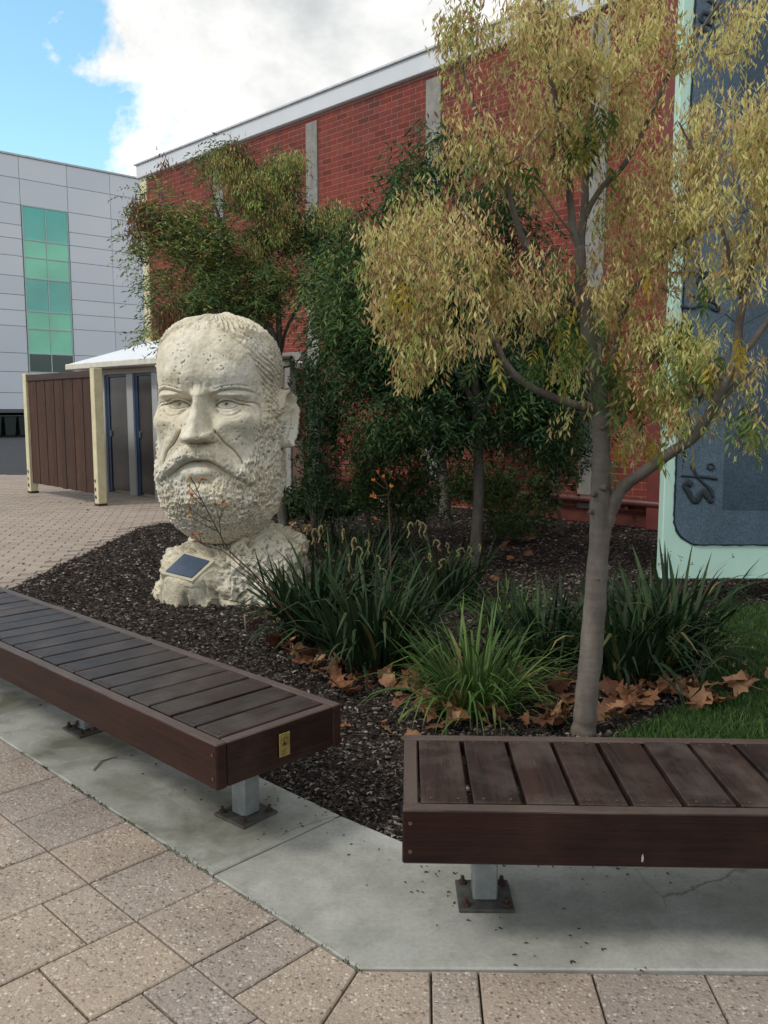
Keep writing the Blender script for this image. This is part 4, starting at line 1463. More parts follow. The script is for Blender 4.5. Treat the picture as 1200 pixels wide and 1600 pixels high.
# --- hair combed back
zh = np.interp(degs, [0, 16, 30, 45, 58, 68, 76, 90], [1.975, 1.985, 1.95, 1.88, 1.76, 1.60, 1.42, 1.30])
hair = ss(z - zh + .02 * n1, -.012, .022)
hair = np.maximum(hair, ss(deg, 82, 90) * ss(z, 1.1, 1.25))
ph = z * 150 + np.abs(tt) * 38.0 + 13.0 * n1 + 4.0 * nz(P, 5.0, 2.5, 2)
ph_top = tt * 48 + z * 20 + 22 * n1
stripe = 0.5 + 0.5 * np.sin(np.where(z > 1.97, ph_top, ph) + 1.5 * n2)
sa2 = .85 + .8 * ss(nz(P, 7.0, 6.1, 1), -.2, .3)
d += hair * (.012 + .013 * sa2 * (stripe - .6) + .006 * tuft2 + .006 * n3)
d += .016 * np.exp(-((np.degrees(tt) - 48) / 16) ** 2) * ss(z, 1.78, 1.92) * hair
# --- stone surface
d += .014 * n1 + .0085 * n2 + .0035 * n3
cell = nz(P, 60.0, 3.3, 1)
d -= .012 * ss(cell, .42, .60) * ss(nz(P, 5.0, 8.8, 1), -.05, .2)
# radial direction, more frontal in the face so the nose comes straight out
rx, ry = x * 1.0, y * 1.0
rn = np.hypot(rx, ry) + 1e-6
rx, ry = rx / rn, ry / rn
fw = front * np.exp(-(ax / .30) ** 2) * (1 - ss(z, 1.7, 1.95))
dxv = rx * (1 - fw); dyv = ry * (1 - fw) - fw
capk = ss(z, 1.75, 2.08)
dzv = capk * 1.2
nn_ = np.sqrt(dxv ** 2 + dyv ** 2 + dzv ** 2) + 1e-6
lim = ss(ar_, 0.0, .06)
limf = np.repeat(lim[:, None], NT_, 1).ravel()
x2 = x + d * dxv / nn_ * (.25 + .75 * limf); y2 = y + d * dyv / nn_ * (.25 + .75 * limf); z2 = z + d * dzv / nn_
# one vertex at the crown
last = slice((NR - 1) * NT_, NR * NT_)
x2[last] = x2[last].mean(); y2[last] = y2[last].mean(); z2[last] = z2[last].mean()
ii = np.arange(NR - 1)[:, None] * NT_; jj = np.arange(NT_)[None]
jn = (jj + 1) % NT_
fq = np.stack([ii + jj, ii + jn, ii + NT_ + jn, ii + NT_ + jj], -1).reshape(-1, 4)
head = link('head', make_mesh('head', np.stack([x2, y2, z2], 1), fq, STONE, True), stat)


# ear: a shallow dish with rim, inner fold, hollow and lobe
def ear(sx_):
    na, nr = 96, 44
    v = []
    for j in range(nr + 1):
        r = j / nr
        for i in range(na):
            a = 2 * math.pi * i / na
            # outline: wide at the top, narrow at the lobe
            h = .235 * (1.0 if math.sin(a) > 0 else 1.04)
            w = .108 * (1 + .20 * math.sin(a)) * (1.12 if math.cos(a) > 0 else .80)
            yy = w * math.cos(a) * r; zz = h * math.sin(a) * r
            rim = math.exp(-((r - .86) / .10) ** 2) * (1 if math.cos(a) > -.55 or math.sin(a) > .3 else .45)
            anti = math.exp(-((r - .52) / .10) ** 2) * (.75 if math.cos(a) > -.1 else .15)
            hol = math.exp(-((yy + .012) / .040) ** 2 - ((zz + .02) / .075) ** 2)
            tri = math.exp(-((yy - .0) / .035) ** 2 - ((zz - .115) / .05) ** 2)
            lobe = math.exp(-((yy + .005) / .05) ** 2 - ((zz + .185) / .055) ** 2)
            tragus = math.exp(-((yy + .060) / .022) ** 2 - ((zz + .045) / .035) ** 2)
            hgt = .045 + .060 * rim + .040 * anti - .085 * hol - .050 * tri + .030 * lobe + .055 * tragus
            hgt += .022 * noise.noise((yy * 20, zz * 20, sx_)) + .012 * noise.noise((yy * 55, zz * 55, 5))
            edge_ = ss(np.array(r), .90, 1.0)
            hgt = hgt * (1 - edge_) - .085 * edge_
            hgt += .42 * yy        # stands out at the back
            v.append((hgt, yy - .10 * max(0, -zz) * .6 * 0 + .05 * zz * 0, zz))
    f = []
    for j in range(nr):
        for i in range(na):
            a = (j * na + i, j * na + (i + 1) % na, (j + 1) * na + (i + 1) % na, (j + 1) * na + i)
            f.append(a if sx_ > 0 else a[::-1])
    V = [Vector((p[0] * sx_, p[1], p[2])) for p in v]
    M = Matrix.Rotation(R(-9), 4, 'X')
    V = [M @ p for p in V]
    V = [Vector((p.x + sx_ * (.432 if sx_ > 0 else .39), p.y + .035, p.z + 1.345)) for p in V]
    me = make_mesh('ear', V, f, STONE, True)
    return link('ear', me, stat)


ear(1); ear(-1)

# rock base
NR2, NA2 = 170, 420
v = []
for j in range(NR2 + 1):
    s_ = j / NR2
    for i in range(NA2):
        a = 2 * math.pi * i / NA2
        ca, sa_ = math.cos(a), math.sin(a)
        # plan radius
        fx = .64 if ca > 0 else .58
        fy = .58 if sa_ > 0 else .52
        rr0 = 1 / ((abs(ca) / fx) ** 2.8 + (abs(sa_) / fy) ** 2.8) ** (1 / 2.8)
        if s_ < .5:                      # side, from the ground up
            t = s_ / .5
            slope = .10 if sa_ > -.2 else .10 + .24 * min(1, (-sa_ - .2) * 1.6)
            r_ = rr0 * (1 - slope * t ** 1.3 - .06 * t ** 6)
            zt0 = .40 + .05 * sa_ + (.05 if ca > .3 else 0)
            z_ = -.03 + (zt0 - .03) * t
        else:
            t = (s_ - .5) / .5
            slope = .16 if sa_ > -.2 else .16 + .24 * min(1, (-sa_ - .2) * 1.6)
            r_ = rr0 * (1 - slope) * (1 - t)
            zt0 = .40 + .05 * sa_ + (.05 if ca > .3 else 0)
            z_ = zt0 - .06 + .06 * min(1, t * 2.5) + .05 * t
        v.append((r_ * ca, r_ * sa_, z_))
v = np.array(v)
q1 = nz(v, 2.3, 3.0, 3); q2_ = np.abs(nz(v, 6.5, 1.0, 3)); q3 = nz(v, 26.0, 1.0, 3)
rad_ = np.stack([v[:, 0], v[:, 1], np.full(len(v), .10)], 1); rad_ /= np.linalg.norm(rad_, axis=1)[:, None]
amt = .12 * q1 - .15 * (q2_ - .15) + .022 * q3
v2 = v + rad_ * amt[:, None] * np.clip(np.hypot(v[:, 0], v[:, 1]) / .25, 0, 1)[:, None]
v2[:, 2] += (.05 * q1 + .020 * q3) * np.clip(v[:, 2] / .3, 0, 1)
ii = np.arange(NR2)[:, None] * NA2; jj = np.arange(NA2)[None]; jn = (jj + 1) % NA2
fq = np.stack([ii + jj, ii + jn, ii + NA2 + jn, ii + NA2 + jj], -1).reshape(-1, 4)
v2 += np.array([.06, .0, 0])
ROCKV = v2; ROCKF = fq


# plaque: cream mount and blue-grey plate, on the sloping front of the base
invS = Matrix.Translation((HX, HY, 0)) @ Matrix.Rotation(R(-8), 4, 'Z')
invS = invS.inverted()
BL, BR, TR, TL = at(259, 893, 6.13), at(299, 903, 6.05), at(327, 877, 6.20), at(288, 866, 6.30)
cen = (BL + BR + TR + TL) / 4
nrmv = (BR - BL).cross(TL - BL).normalized()
if nrmv.y > 0: nrmv = -nrmv


def slabq(c4, th, grow, name, mat, parent, lift=0.0):
    c4 = [cen + (p - cen) * grow + nrmv * lift for p in c4]
    v = [p for p in c4] + [p - nrmv * th for p in c4]
    v = [invS @ p for p in v]
    f = [(0, 1, 2, 3), (7, 6, 5, 4), (0, 4, 5, 1), (1, 5, 6, 2), (2, 6, 7, 3), (3, 7, 4, 0)]
    return MB().add(v, f).build(name, mat, parent)


lc_ = np.array(invS @ cen); ln_ = np.array((invS.to_3x3() @ nrmv).normalized())
rel = ROCKV - lc_
hh = rel @ ln_
pl_ = rel - hh[:, None] * ln_
rr_ = np.linalg.norm(pl_, axis=1)
wt = (1 - ss(rr_, .15, .27)) * (1 - ss(np.abs(hh), .30, .42)) * (ROCKV[:, 2] > -.02)
tgt = -.012 - .25 * np.clip(rr_ - .13, 0, 1) + .010 * q3
ROCKV = ROCKV + ((tgt - hh) * wt)[:, None] * ln_
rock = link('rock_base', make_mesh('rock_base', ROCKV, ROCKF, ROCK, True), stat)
mnt = slabq([BL, BR, TR, TL], .06, 1.24, 'plaque_mount', PLQM, stat, -.004)
plq = slabq([BL, BR, TR, TL], .010, 1.0, 'plaque', PLQ, mnt, .006)
# faint engraved lines of text (too small in the photograph to read)
ex_ = (BR - BL); ey_ = (TL - BL)
mb = MB()
for k in range(5):
    b0 = .84 - k * .155
    a0 = .12
    while a0 < .86:
        wd = random.uniform(.03, .09)
        p = [BL + ex_ * aa + ey_ * bb2 for aa, bb2 in ((a0, b0), (min(a0 + wd, .88), b0), (min(a0 + wd, .88), b0 + .035), (a0, b0 + .035))]
        mb.add([invS @ (q + nrmv * .0068) for q in p], [(0, 1, 2, 3)])
        a0 += wd + .025
tag(mb.build('plaque_text', simple('engraved_line', (0.12, 0.16, 0.22), .5), mnt), kind='stuff')


# ================================================================== VEGETATION
def leaf_quads(P, Dv, L, Wd, cup=0.15):
    """diamond leaves: P base points, Dv unit directions"""
    n = len(P)
    rv = rng.normal(size=(n, 3))
    sdv = np.cross(Dv, rv); sdv /= np.linalg.norm(sdv, axis=1)[:, None] + 1e-9
    nv = np.cross(sdv, Dv)
    mid = P + Dv * (L * .45)[:, None] + nv * (L * cup)[:, None]
    v = np.stack([P, mid - sdv * (Wd / 2)[:, None], P + Dv * L[:, None], mid + sdv * (Wd / 2)[:, None]], 1)
    f = np.array([[0, 1, 2, 3]]) + 4 * np.arange(n)[:, None]
    return v.reshape(-1, 3), f


def in_blobs(blobs, total):
    """blobs: (cx,cy,cz, rx,ry,rz, weight); points biased to the outer shell"""
    w = np.array([b[6] * (b[3] * b[4] * b[5]) ** (1 / 3) ** 2 if False else b[6] * (b[3] * b[5]) for b in blobs])
    cnt = np.maximum(1, (w / w.sum() * total)).astype(int)
    out, idx = [], []
    for i, (b, c) in enumerate(zip(blobs, cnt)):
        dv = rng.normal(size=(c, 3)); dv /= np.linalg.norm(dv, axis=1)[:, None]
        r = rng.random(c) ** .45
        # lumpy outline
        lump = 1 + .25 * np.sin(dv[:, 0] * 5 + i) * np.cos(dv[:, 2] * 4 + i * 2)
        out.append(np.array(b[:3]) + dv * (r * lump)[:, None] * np.array(b[3:6])); idx += [i] * c
    return np.concatenate(out), np.array(idx)


def px_blobs(lst):
    """(px, py, distance, half width px, half height px, depth m, weight) -> metres"""
    out = []
    for b in lst:
        c = at(b[0], b[1], b[2])
        k = b[2] / FPX
        out.append((c.x, c.y, c.z, b[3] * k, b[5], b[4] * k, b[6]))
    return out


def limb(name, pts, rad, parent, root, sub=6, sides=10, mat=None, wob=.006):
    P, Rr = smooth_path(pts, rad, sub)
    P = [p + Vector((random.uniform(-1, 1), random.uniform(-1, 1), 0)) * wob * min(1, r / .02) for p, r in zip(P, Rr)]
    Rr = [r * random.uniform(.95, 1.06) for r in Rr]
    v, f = tube_geo(P, Rr, sides)
    r0 = root.location
    v = [p - r0 for p in v]
    o = MB().add(v, f).build(name, mat or BARK, parent, True)
    return o, P


def pxl(lst):
    return [at(a, b, c) for a, b, c in lst]


def twig_mesh(nodes, targets, r0, root, name='twigs', jit=.05, sag=.05, mat=None, sides=4):
    """thin branches from the nearest node of the limbs to each target"""
    N = np.array([tuple(p) for p in nodes])
    vs, fs, cnt = [], [], 0
    used = []
    for t in targets:
        t = np.array(t)
        M_ = N if not used else np.concatenate([N, np.array(used)])
        dd_ = np.linalg.norm(M_ - t, axis=1) + np.where(M_[:, 2] > t[2], .25, 0)
        k = int(np.argmin(dd_)); p0 = M_[k]
        Lh = np.linalg.norm(t - p0)
        if Lh < .02: continue
        m1 = p0 * .66 + t * .34 + rng.normal(size=3) * jit * Lh + np.array([0, 0, sag * Lh])
        m2 = p0 * .33 + t * .67 + rng.normal(size=3) * jit * Lh + np.array([0, 0, sag * Lh])
        ra = r0 * min(1, .35 + Lh)
        v, f = tube_geo([p0, m1, m2, t], [ra, ra * .75, ra * .5, ra * .25], sides, False)
        n0 = cnt
        vs += [tuple(p - root.location) for p in v]; fs += [tuple(i + n0 for i in q) for q in f]; cnt += len(v)
        used += [m1, m2, t]
    o = link(name, make_mesh(name, vs, fs, mat or BARK, True), root)
    return tag(o, kind='stuff'), used


def arr(o_v, root):
    return o_v - np.array(root.location)


# ---- foreground ash tree -------------------------------------------------
T0 = at(913, 1146, 3.63); T0.z = 0
ash = thing('ash_tree', 'slender grey-trunked ash tree hung with straw-coloured seed clusters behind the right bench', 'tree', T0)
tp = [T0 + Vector((-.01, 0, -.03)), T0 + Vector((0, 0, .04))] + pxl([(916, 1095, 3.63), (923, 1030, 3.64), (931, 930, 3.65), (935, 860, 3.66), (938, 790, 3.66), (940, 700, 3.67), (937, 620, 3.68), (925, 560, 3.69),
      (916, 500, 3.70), (909, 440, 3.70), (906, 385, 3.70)])
tr = [.060, .053, .050, .0485, .0475, .045, .0445, .037, .034, .031, .028, .025, .0225]
trunk, tn = limb('trunk', tp, tr, ash, ash, 5, 16, wob=.002)
nodes = list(tn[22:])
for (kx_, ky_, kd_, kr_) in ((926, 772, 3.61, .011), (947, 762, 3.61, .013), (921, 800, 3.62, .009), (934, 905, 3.61, .007), (922, 1045, 3.60, .008), (944, 668, 3.63, .010)):
    kp = at(kx_, ky_, kd_)
    dn = Vector(((kx_ - 936) * .06, -1, .1)).normalized()
    kv, kf = tube_geo([kp + dn * -.03, kp, kp + dn * .006, kp + dn * .003, kp - dn * .004], [kr_ * 1.3, kr_, kr_ * .8, kr_ * .4, kr_ * .1], 10)
    MB().add([q - T0 for q in kv], kf).build('knot', BARK, ash, True)


def br(pts, rad, name='branch', wob=.004):
    global nodes
    o, P = limb(name, pxl(pts), rad, ash, ash, 5, 10, wob=wob)
    nodes += P[3:]
    return o


br([(906, 392, 3.70), (893, 340, 3.68), (888, 265, 3.64), (872, 180, 3.62), (857, 100, 3.60), (848, 20, 3.58), (838, -70, 3.56), (825, -150, 3.55)], [.018, .016, .015, .013, .011, .009, .007, .004])
br([(906, 392, 3.70), (913, 320, 3.73), (917, 240, 3.76), (925, 160, 3.78), (930, 60, 3.80), (938, -40, 3.82), (950, -140, 3.84)], [.019, .017, .015, .013, .010, .008, .004])
br([(908, 350, 3.72), (935, 300, 3.72), (975, 258, 3.70), (1010, 195, 3.68), (1048, 110, 3.64), (1100, 40, 3.6), (1150, -40, 3.58)], [.014, .0125, .011, .009, .008, .006, .004])
br([(938, 862, 3.66), (944, 830, 3.66), (954, 797, 3.65), (968, 768, 3.63), (990, 748, 3.61), (1040, 712, 3.57), (1090, 676, 3.52), (1122, 620, 3.46), (1148, 560, 3.42), (1160, 470, 3.38), (1178, 395, 3.35), (1202, 320, 3.31), (1222, 220, 3.28), (1230, 100, 3.26)],
   [.020, .032, .031, .029, .026, .024, .022, .020, .018, .015, .013, .011, .009, .006])
br([(1146, 565, 3.42), (1180, 530, 3.40), (1215, 480, 3.38), (1270, 400, 3.36), (1330, 300, 3.34)], [.015, .013, .011, .009, .006])
br([(1110, 650, 3.49), (1150, 600, 3.44), (1210, 555, 3.4), (1290, 520, 3.36)], [.012, .010, .008, .005])
br([(1160, 470, 3.38), (1140, 400, 3.35), (1120, 330, 3.33), (1090, 250, 3.32), (1060, 190, 3.3)], [.009, .008, .006, .005, .003])
br([(930, 640, 3.67), (905, 634, 3.63), (862, 620, 3.58), (822, 600, 3.52), (792, 572, 3.48), (777, 540, 3.45), (765, 508, 3.42), (735, 470, 3.40), (700, 420, 3.38)], [.019, .018, .0165, .015, .014, .012, .010, .007, .004])
br([(776, 538, 3.45), (730, 530, 3.40), (680, 528, 3.36), (640, 515, 3.34)], [.006, .005, .004, .003])
br([(787, 560, 3.46), (780, 577, 3.45), (790, 590, 3.44), (798, 588, 3.44)], [.006, .005, .004, .0035])
br([(908, 485, 3.70), (880, 455, 3.66), (850, 425, 3.62), (826, 393, 3.58), (806, 342, 3.54), (790, 285, 3.52), (781, 258, 3.5), (762, 215, 3.48), (735, 150, 3.46), (712, 60, 3.44)], [.016, .015, .0145, .014, .013, .011, .010, .008, .006, .003])
br([(782, 262, 3.5), (810, 245, 3.5), (830, 225, 3.5), (852, 200, 3.5)], [.006, .005, .004, .003])
br([(944, 610, 3.68), (957, 570, 3.74), (966, 520, 3.78), (975, 470, 3.82), (1010, 430, 3.84), (1050, 395, 3.85), (1060, 330, 3.86)], [.014, .013, .011, .009, .007, .006, .004])
br([(907, 480, 3.70), (870, 470, 3.62), (835, 470, 3.56), (790, 455, 3.5)], [.007, .006, .005, .003])
br([(968, 505, 3.78), (1000, 440, 3.72), (1035, 400, 3.66), (1080, 370, 3.6), (1130, 345, 3.55)], [.008, .007, .006, .005, .003])
br([(899, 372, 3.69), (870, 335, 3.62), (840, 292, 3.58), (800, 262, 3.54)], [.004, .0035, .003, .002])
seeds = [
 # left cluster
 (640, 365, 3.42, 62, 55, .28, 1.0, .50), (598, 395, 3.42, 34, 40, .2, .8, .30), (700, 345, 3.45, 55, 45, .28, .9, .42), (628, 440, 3.38, 46, 46, .25, 1.0, .40), (690, 415, 3.40, 70, 52, .3, 1.2, .48),
 (658, 520, 3.36, 50, 50, .22, 1.1, .25), (735, 485, 3.38, 66, 50, .28, 1.1, .42), (785, 430, 3.46, 50, 44, .25, .9, .42), (815, 495, 3.50, 46, 38, .22, .9, .35), (860, 450, 3.60, 44, 42, .2, .8, .38), (620, 320, 3.44, 30, 28, .18, .7, .22),
 (680, 310, 3.46, 30, 30, .15, .6, .15),(608, 470, 3.38, 26, 34, .15, .8, .3),(645, 575, 3.36, 26, 26, .12, .7, .18),
 # upper left
 (735, 205, 3.46, 42, 42, .2, .8, .40), (790, 235, 3.50, 44, 40, .22, .8, .45), (712, 110, 3.44, 22, 50, .14, .45, .10), (752, 55, 3.45, 50, 50, .2, .8, .35), (820, 60, 3.52, 66, 56, .28, 1.0, .50), (858, 160, 3.6, 46, 60, .2, .85, .45),
 (925, 95, 3.72, 70, 76, .3, 1.15, .60), (880, 10, 3.62, 90, 50, .3, 1, .55), (985, 60, 3.7, 54, 80, .3, 1.1, .60), (900, 225, 3.68, 42, 58, .2, .8, .52), (1000, 160, 3.68, 46, 56, .24, .9, .55), (845, 280, 3.6, 36, 34, .15, .5, .28),
 (700, 40, 3.44, 30, 30, .12, .4, .15),
 # right
 (1085, 70, 3.62, 42, 60, .24, .65, .60), (1160, 55, 3.55, 48, 60, .24, .75, .65), (1185, 165, 3.40, 44, 62, .22, .9, .62), (1090, 205, 3.5, 62, 50, .26, 1.0, .58), (1140, 265, 3.4, 66, 48, .26, 1.15, .55), (1045, 275, 3.6, 50, 52, .24, 1.0, .48),
 (1110, 340, 3.45, 80, 46, .28, 1.15, .55), (1030, 365, 3.72, 56, 50, .24, .9, .52), (985, 425, 3.76, 44, 50, .2, .8, .35), (960, 330, 3.74, 36, 60, .18, .7, .30), (1095, 405, 3.5, 52, 34, .2, .75, .55), (1190, 350, 3.34, 34, 50, .2, .8, .55),
 (1165, 420, 3.36, 40, 34, .18, .6, .65), (1240, 200, 3.3, 60, 120, .3, .9, .6), (1260, 420, 3.35, 60, 60, .3, .8, .6), (960, 240, 3.72, 40, 50, .2, .6, .42),
 # lower right
 (1000, 545, 3.72, 44, 42, .2, .85, .78), (1065, 535, 3.6, 60, 36, .22, 1.0, .85), (1120, 585, 3.5, 50, 38, .2, 1.1, .28), (1105, 630, 3.5, 50, 34, .2, 1.1, .2), (1035, 650, 3.62, 46, 42, .2, 1.1, .3), (985, 655, 3.66, 30, 34, .14, .8, .45),
 (900, 585, 3.62, 26, 46, .14, .75, .72), (890, 635, 3.6, 24, 26, .12, .7, .55), (1020, 600, 3.66, 44, 30, .16, .8, .65), (940, 470, 3.70, 30, 40, .15, .6, .5), (1150, 690, 3.5, 30, 22, .14, .5, .6), (1190, 610, 3.4, 24, 30, .14, .5, .5), (930, 380, 3.7, 24, 40, .12, .5, .3)]
bl = px_blobs([(s[0], s[1], s[2], s[3] * 1.22, s[4] * 1.22, s[5] * 1.3, s[6]) for s in seeds])
cl, ci = in_blobs(bl, 4300)
keepc = rng.random(len(cl)) < (.10 + .90 * (nz(cl, 5.6, 4, 2) > .085))
cl, ci = cl[keepc], ci[keepc]
order = np.argsort(np.linalg.norm(cl - np.array((.95, 3.7, 1.6)), axis=1))
cl, ci = cl[order], ci[order]
tw_t = [cl[i] for i in range(0, len(cl), 2)]
twigs, un = twig_mesh(nodes, tw_t, .0052, ash, 'twigs', .12, .05)
# every cluster: drooping winged seeds hung on short stalks
PER = 24
nC = len(cl)
c3 = np.repeat(cl, PER, 0); gi = np.repeat(ci, PER)
off_ = rng.normal(size=(len(c3), 3)) * np.array([.025, .025, .034]); off_[:, 2] -= .015
P_ = c3 + off_
dv = np.stack([rng.normal(0, .48, len(P_)), rng.normal(0, .48, len(P_)), np.full(len(P_), -1.0)], 1); dv /= np.linalg.norm(dv, axis=1)[:, None]
Ls = rng.uniform(.022, .041, len(P_))
v, f = leaf_quads(P_, dv, Ls, Ls * rng.uniform(.20, .31, len(P_)), .07)
hue = np.array([s[7] for s in seeds])[gi] + .10 + np.repeat(rng.normal(0, .17, nC), PER) + rng.normal(0, .11, len(P_))
tag(link('seed_clusters', make_mesh('seed_clusters', arr(v, ash), f, SEED, rnd=np.clip(hue, 0, .998)), ash), kind='stuff')
# green and yellow leaves: compound leaf meshes shared by many parts
def compound(nl, L, w, droop, seed):
    rd = random.Random(seed)
    mb = MB()
    ax_pts = [Vector((0, 0, 0)), Vector((L * .35, 0, -.01)), Vector((L * .7, 0, -L * droop * .5)), Vector((L, 0, -L * droop))]
    mb.tube(ax_pts, [.0018, .0014, .001, .0006], 3, False)
    for k in range(nl):
        t = (k + 1.2) / (nl + .4)
        i = min(2, int(t * 3)); p = ax_pts[i].lerp(ax_pts[i + 1], t * 3 - i)
        for s in ((-1, 1) if k < nl - 1 else (0,)):
            a = s * R(50 + rd.uniform(-14, 14))
            dr = Vector((math.cos(a), math.sin(a), -.35 + rd.uniform(-.25, .1))).normalized()
            sd_ = dr.cross(Vector((rd.uniform(-.4, .4), rd.uniform(-.4, .4), 1))).normalized()
            ll_ = L * w * rd.uniform(.8, 1.15)
            pts = [p, p + dr * ll_ * .3 - sd_ * ll_ * .13, p + dr * ll_ * .65 - sd_ * ll_ * .11 + Vector((0, 0, -.004)), p + dr * ll_ + Vector((0, 0, -.012)), p + dr * ll_ * .65 + sd_ * ll_ * .11 + Vector((0, 0, -.004)), p + dr * ll_ * .3 + sd_ * ll_ * .13]
            mb.add(pts, [(0, 1, 2, 5)[:3] + (5,), (2, 4, 5), (2, 3, 4)])
    return mb


lf = [compound(4, .15, .46, .5 + .1 * k, k) for k in range(4)]
lfm = [make_mesh('leaf', m.v, m.f, ASHLEAF) for m in lf]
YEL = m_ramp('yellow_ash_leaf', [(0, (0.42, 0.30, 0.035)), (1, (0.50, 0.40, 0.06))], .5, .3)
lfy = [make_mesh('leaf', m.v, m.f, YEL) for m in lf[:2]]
gl = [(925, 200, 3.6, 44, 60, .15, .7), (905, 230, 3.6, 34, 60, .15, .7), (800, 250, 3.45, 60, 20, .12, .9), (735, 250, 3.44, 40, 14, .1, .6), (770, 385, 3.4, 36, 24, .1, .8), (710, 395, 3.36, 30, 20, .1, .5), (1000, 610, 3.62, 60, 30, .15, 1.1),
      (960, 580, 3.62, 30, 50, .12, 1.2), (880, 540, 3.58, 50, 50, .14, 1.0), (1080, 570, 3.5, 70, 30, .15, 1.2), (840, 560, 3.5, 30, 30, .12, .8), (1060, 690, 3.5, 60, 20, .12, .6), (1170, 640, 3.4, 40, 40, .15, 1.2),
      (1050, 520, 3.6, 50, 30, .15, 1.0), (950, 690, 3.6, 26, 30, .1, .5), (760, 560, 3.4, 60, 12, .1, .4), (870, 400, 3.6, 26, 26, .1, .6), (1100, 440, 3.4, 40, 20, .1, .5), (900, 120, 3.6, 30, 40, .1, .6), (930, 520, 3.66, 20, 60, .1, .6), (700, 480, 3.34, 60, 30, .1, .3)]
lp, li = in_blobs(px_blobs(gl), 280)
for k in range(len(lp)):
    a = random.uniform(0, 6.28)
    me = lfm[k % 4] if random.random() > .10 else lfy[k % 2]
    link('leaf', me, ash, Vector(lp[k]) - ash.location, (random.uniform(-.4, .4), random.uniform(.3, 1.1), a), (random.uniform(.42, .78),) * 3)
for px_, py_, dist in ((628, 428, 3.28), (634, 434, 3.28), (623, 432, 3.28), (1010, 405, 3.6), (1150, 518, 3.3), (1158, 528, 3.3), (906, 470, 3.5)):
    link('leaf', lfy[0], ash, at(px_, py_, dist) - ash.location, (0, random.uniform(.7, 1.2), random.uniform(0, 6.28)), (.75,) * 3)


def dense_tree(name, label, base, trunk_pts, limbs, blobs, n_spray, leafs, lenr, leaf_mat, twr=.006, hue=None, per=9, n_twig=260, spread=.13, droop=.75, trunk_r=None, group=None, gapk=-.15, grow=1.0):
    root = thing(name, label, 'tree', base, 0, group)
    nd = []
    o, Pn = limb('trunk', trunk_pts, trunk_r, root, root, 5, 12, wob=.004); nd += Pn[len(Pn) // 3:]
    for pts, rad in limbs:
        o, Pn = limb('branch', pts, rad, root, root, 4, 8); nd += Pn[2:]
    bl_ = px_blobs([(b[0], b[1], b[2], b[3] * grow, b[4] * grow, b[5], b[6]) for b in blobs])
    sp, si = in_blobs(bl_, n_spray)
    nzz = nz(sp, 2.2, 1.3, 2)
    k = (nzz > gapk) & ((nz(sp, 5.5, 7.3, 1) > -.22) | (rng.random(len(sp)) < .3))
    sp, si, nzz = sp[k], si[k], nzz[k]
    tg = sp[rng.choice(len(sp), min(n_twig, len(sp)), replace=False)]
    tg = tg[np.argsort(np.linalg.norm(tg - np.array(tuple(trunk_pts[-1])), axis=1))]
    twig_mesh(nd, list(tg), twr, root)
    m = len(sp)
    # each spray hangs out and down from its point
    az_ = rng.uniform(0, 2 * math.pi, m)
    out_ = np.stack([np.cos(az_), np.sin(az_), rng.normal(-.25, .3, m)], 1)
    t = np.tile(np.linspace(.1, 1, per), m)
    o3 = np.repeat(out_, per, 0); s3 = np.repeat(sp, per, 0)
    Lr = np.repeat(rng.uniform(.7, 1.3, m) * spread, per)
    P_ = s3 + o3 * (t * Lr)[:, None] + np.stack([np.zeros(m * per), np.zeros(m * per), -droop * (t ** 2) * Lr], 1)
    sidev = np.stack([-o3[:, 1], o3[:, 0], np.zeros(m * per)], 1) * np.tile(np.where(np.arange(per) % 2, 1, -1), m)[:, None]
    dv = o3 * .45 + sidev * .65 + rng.normal(size=(m * per, 3)) * .28 + np.array([0, 0, -droop * .7]); dv /= np.linalg.norm(dv, axis=1)[:, None]
    L_ = rng.uniform(lenr[0], lenr[1], m * per)
    v, f = leaf_quads(P_, dv, L_, L_ * .26, .08)
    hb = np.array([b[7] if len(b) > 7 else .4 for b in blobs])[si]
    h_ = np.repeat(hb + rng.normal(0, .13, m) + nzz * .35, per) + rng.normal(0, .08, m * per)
    if len(leafs) == 1:
        tag(link(leafs[0], make_mesh(leafs[0], arr(v, root), f, leaf_mat, rnd=np.clip(h_, 0, .998)), root), kind='stuff')
    return root, v, f, h_, np.repeat(si, per)


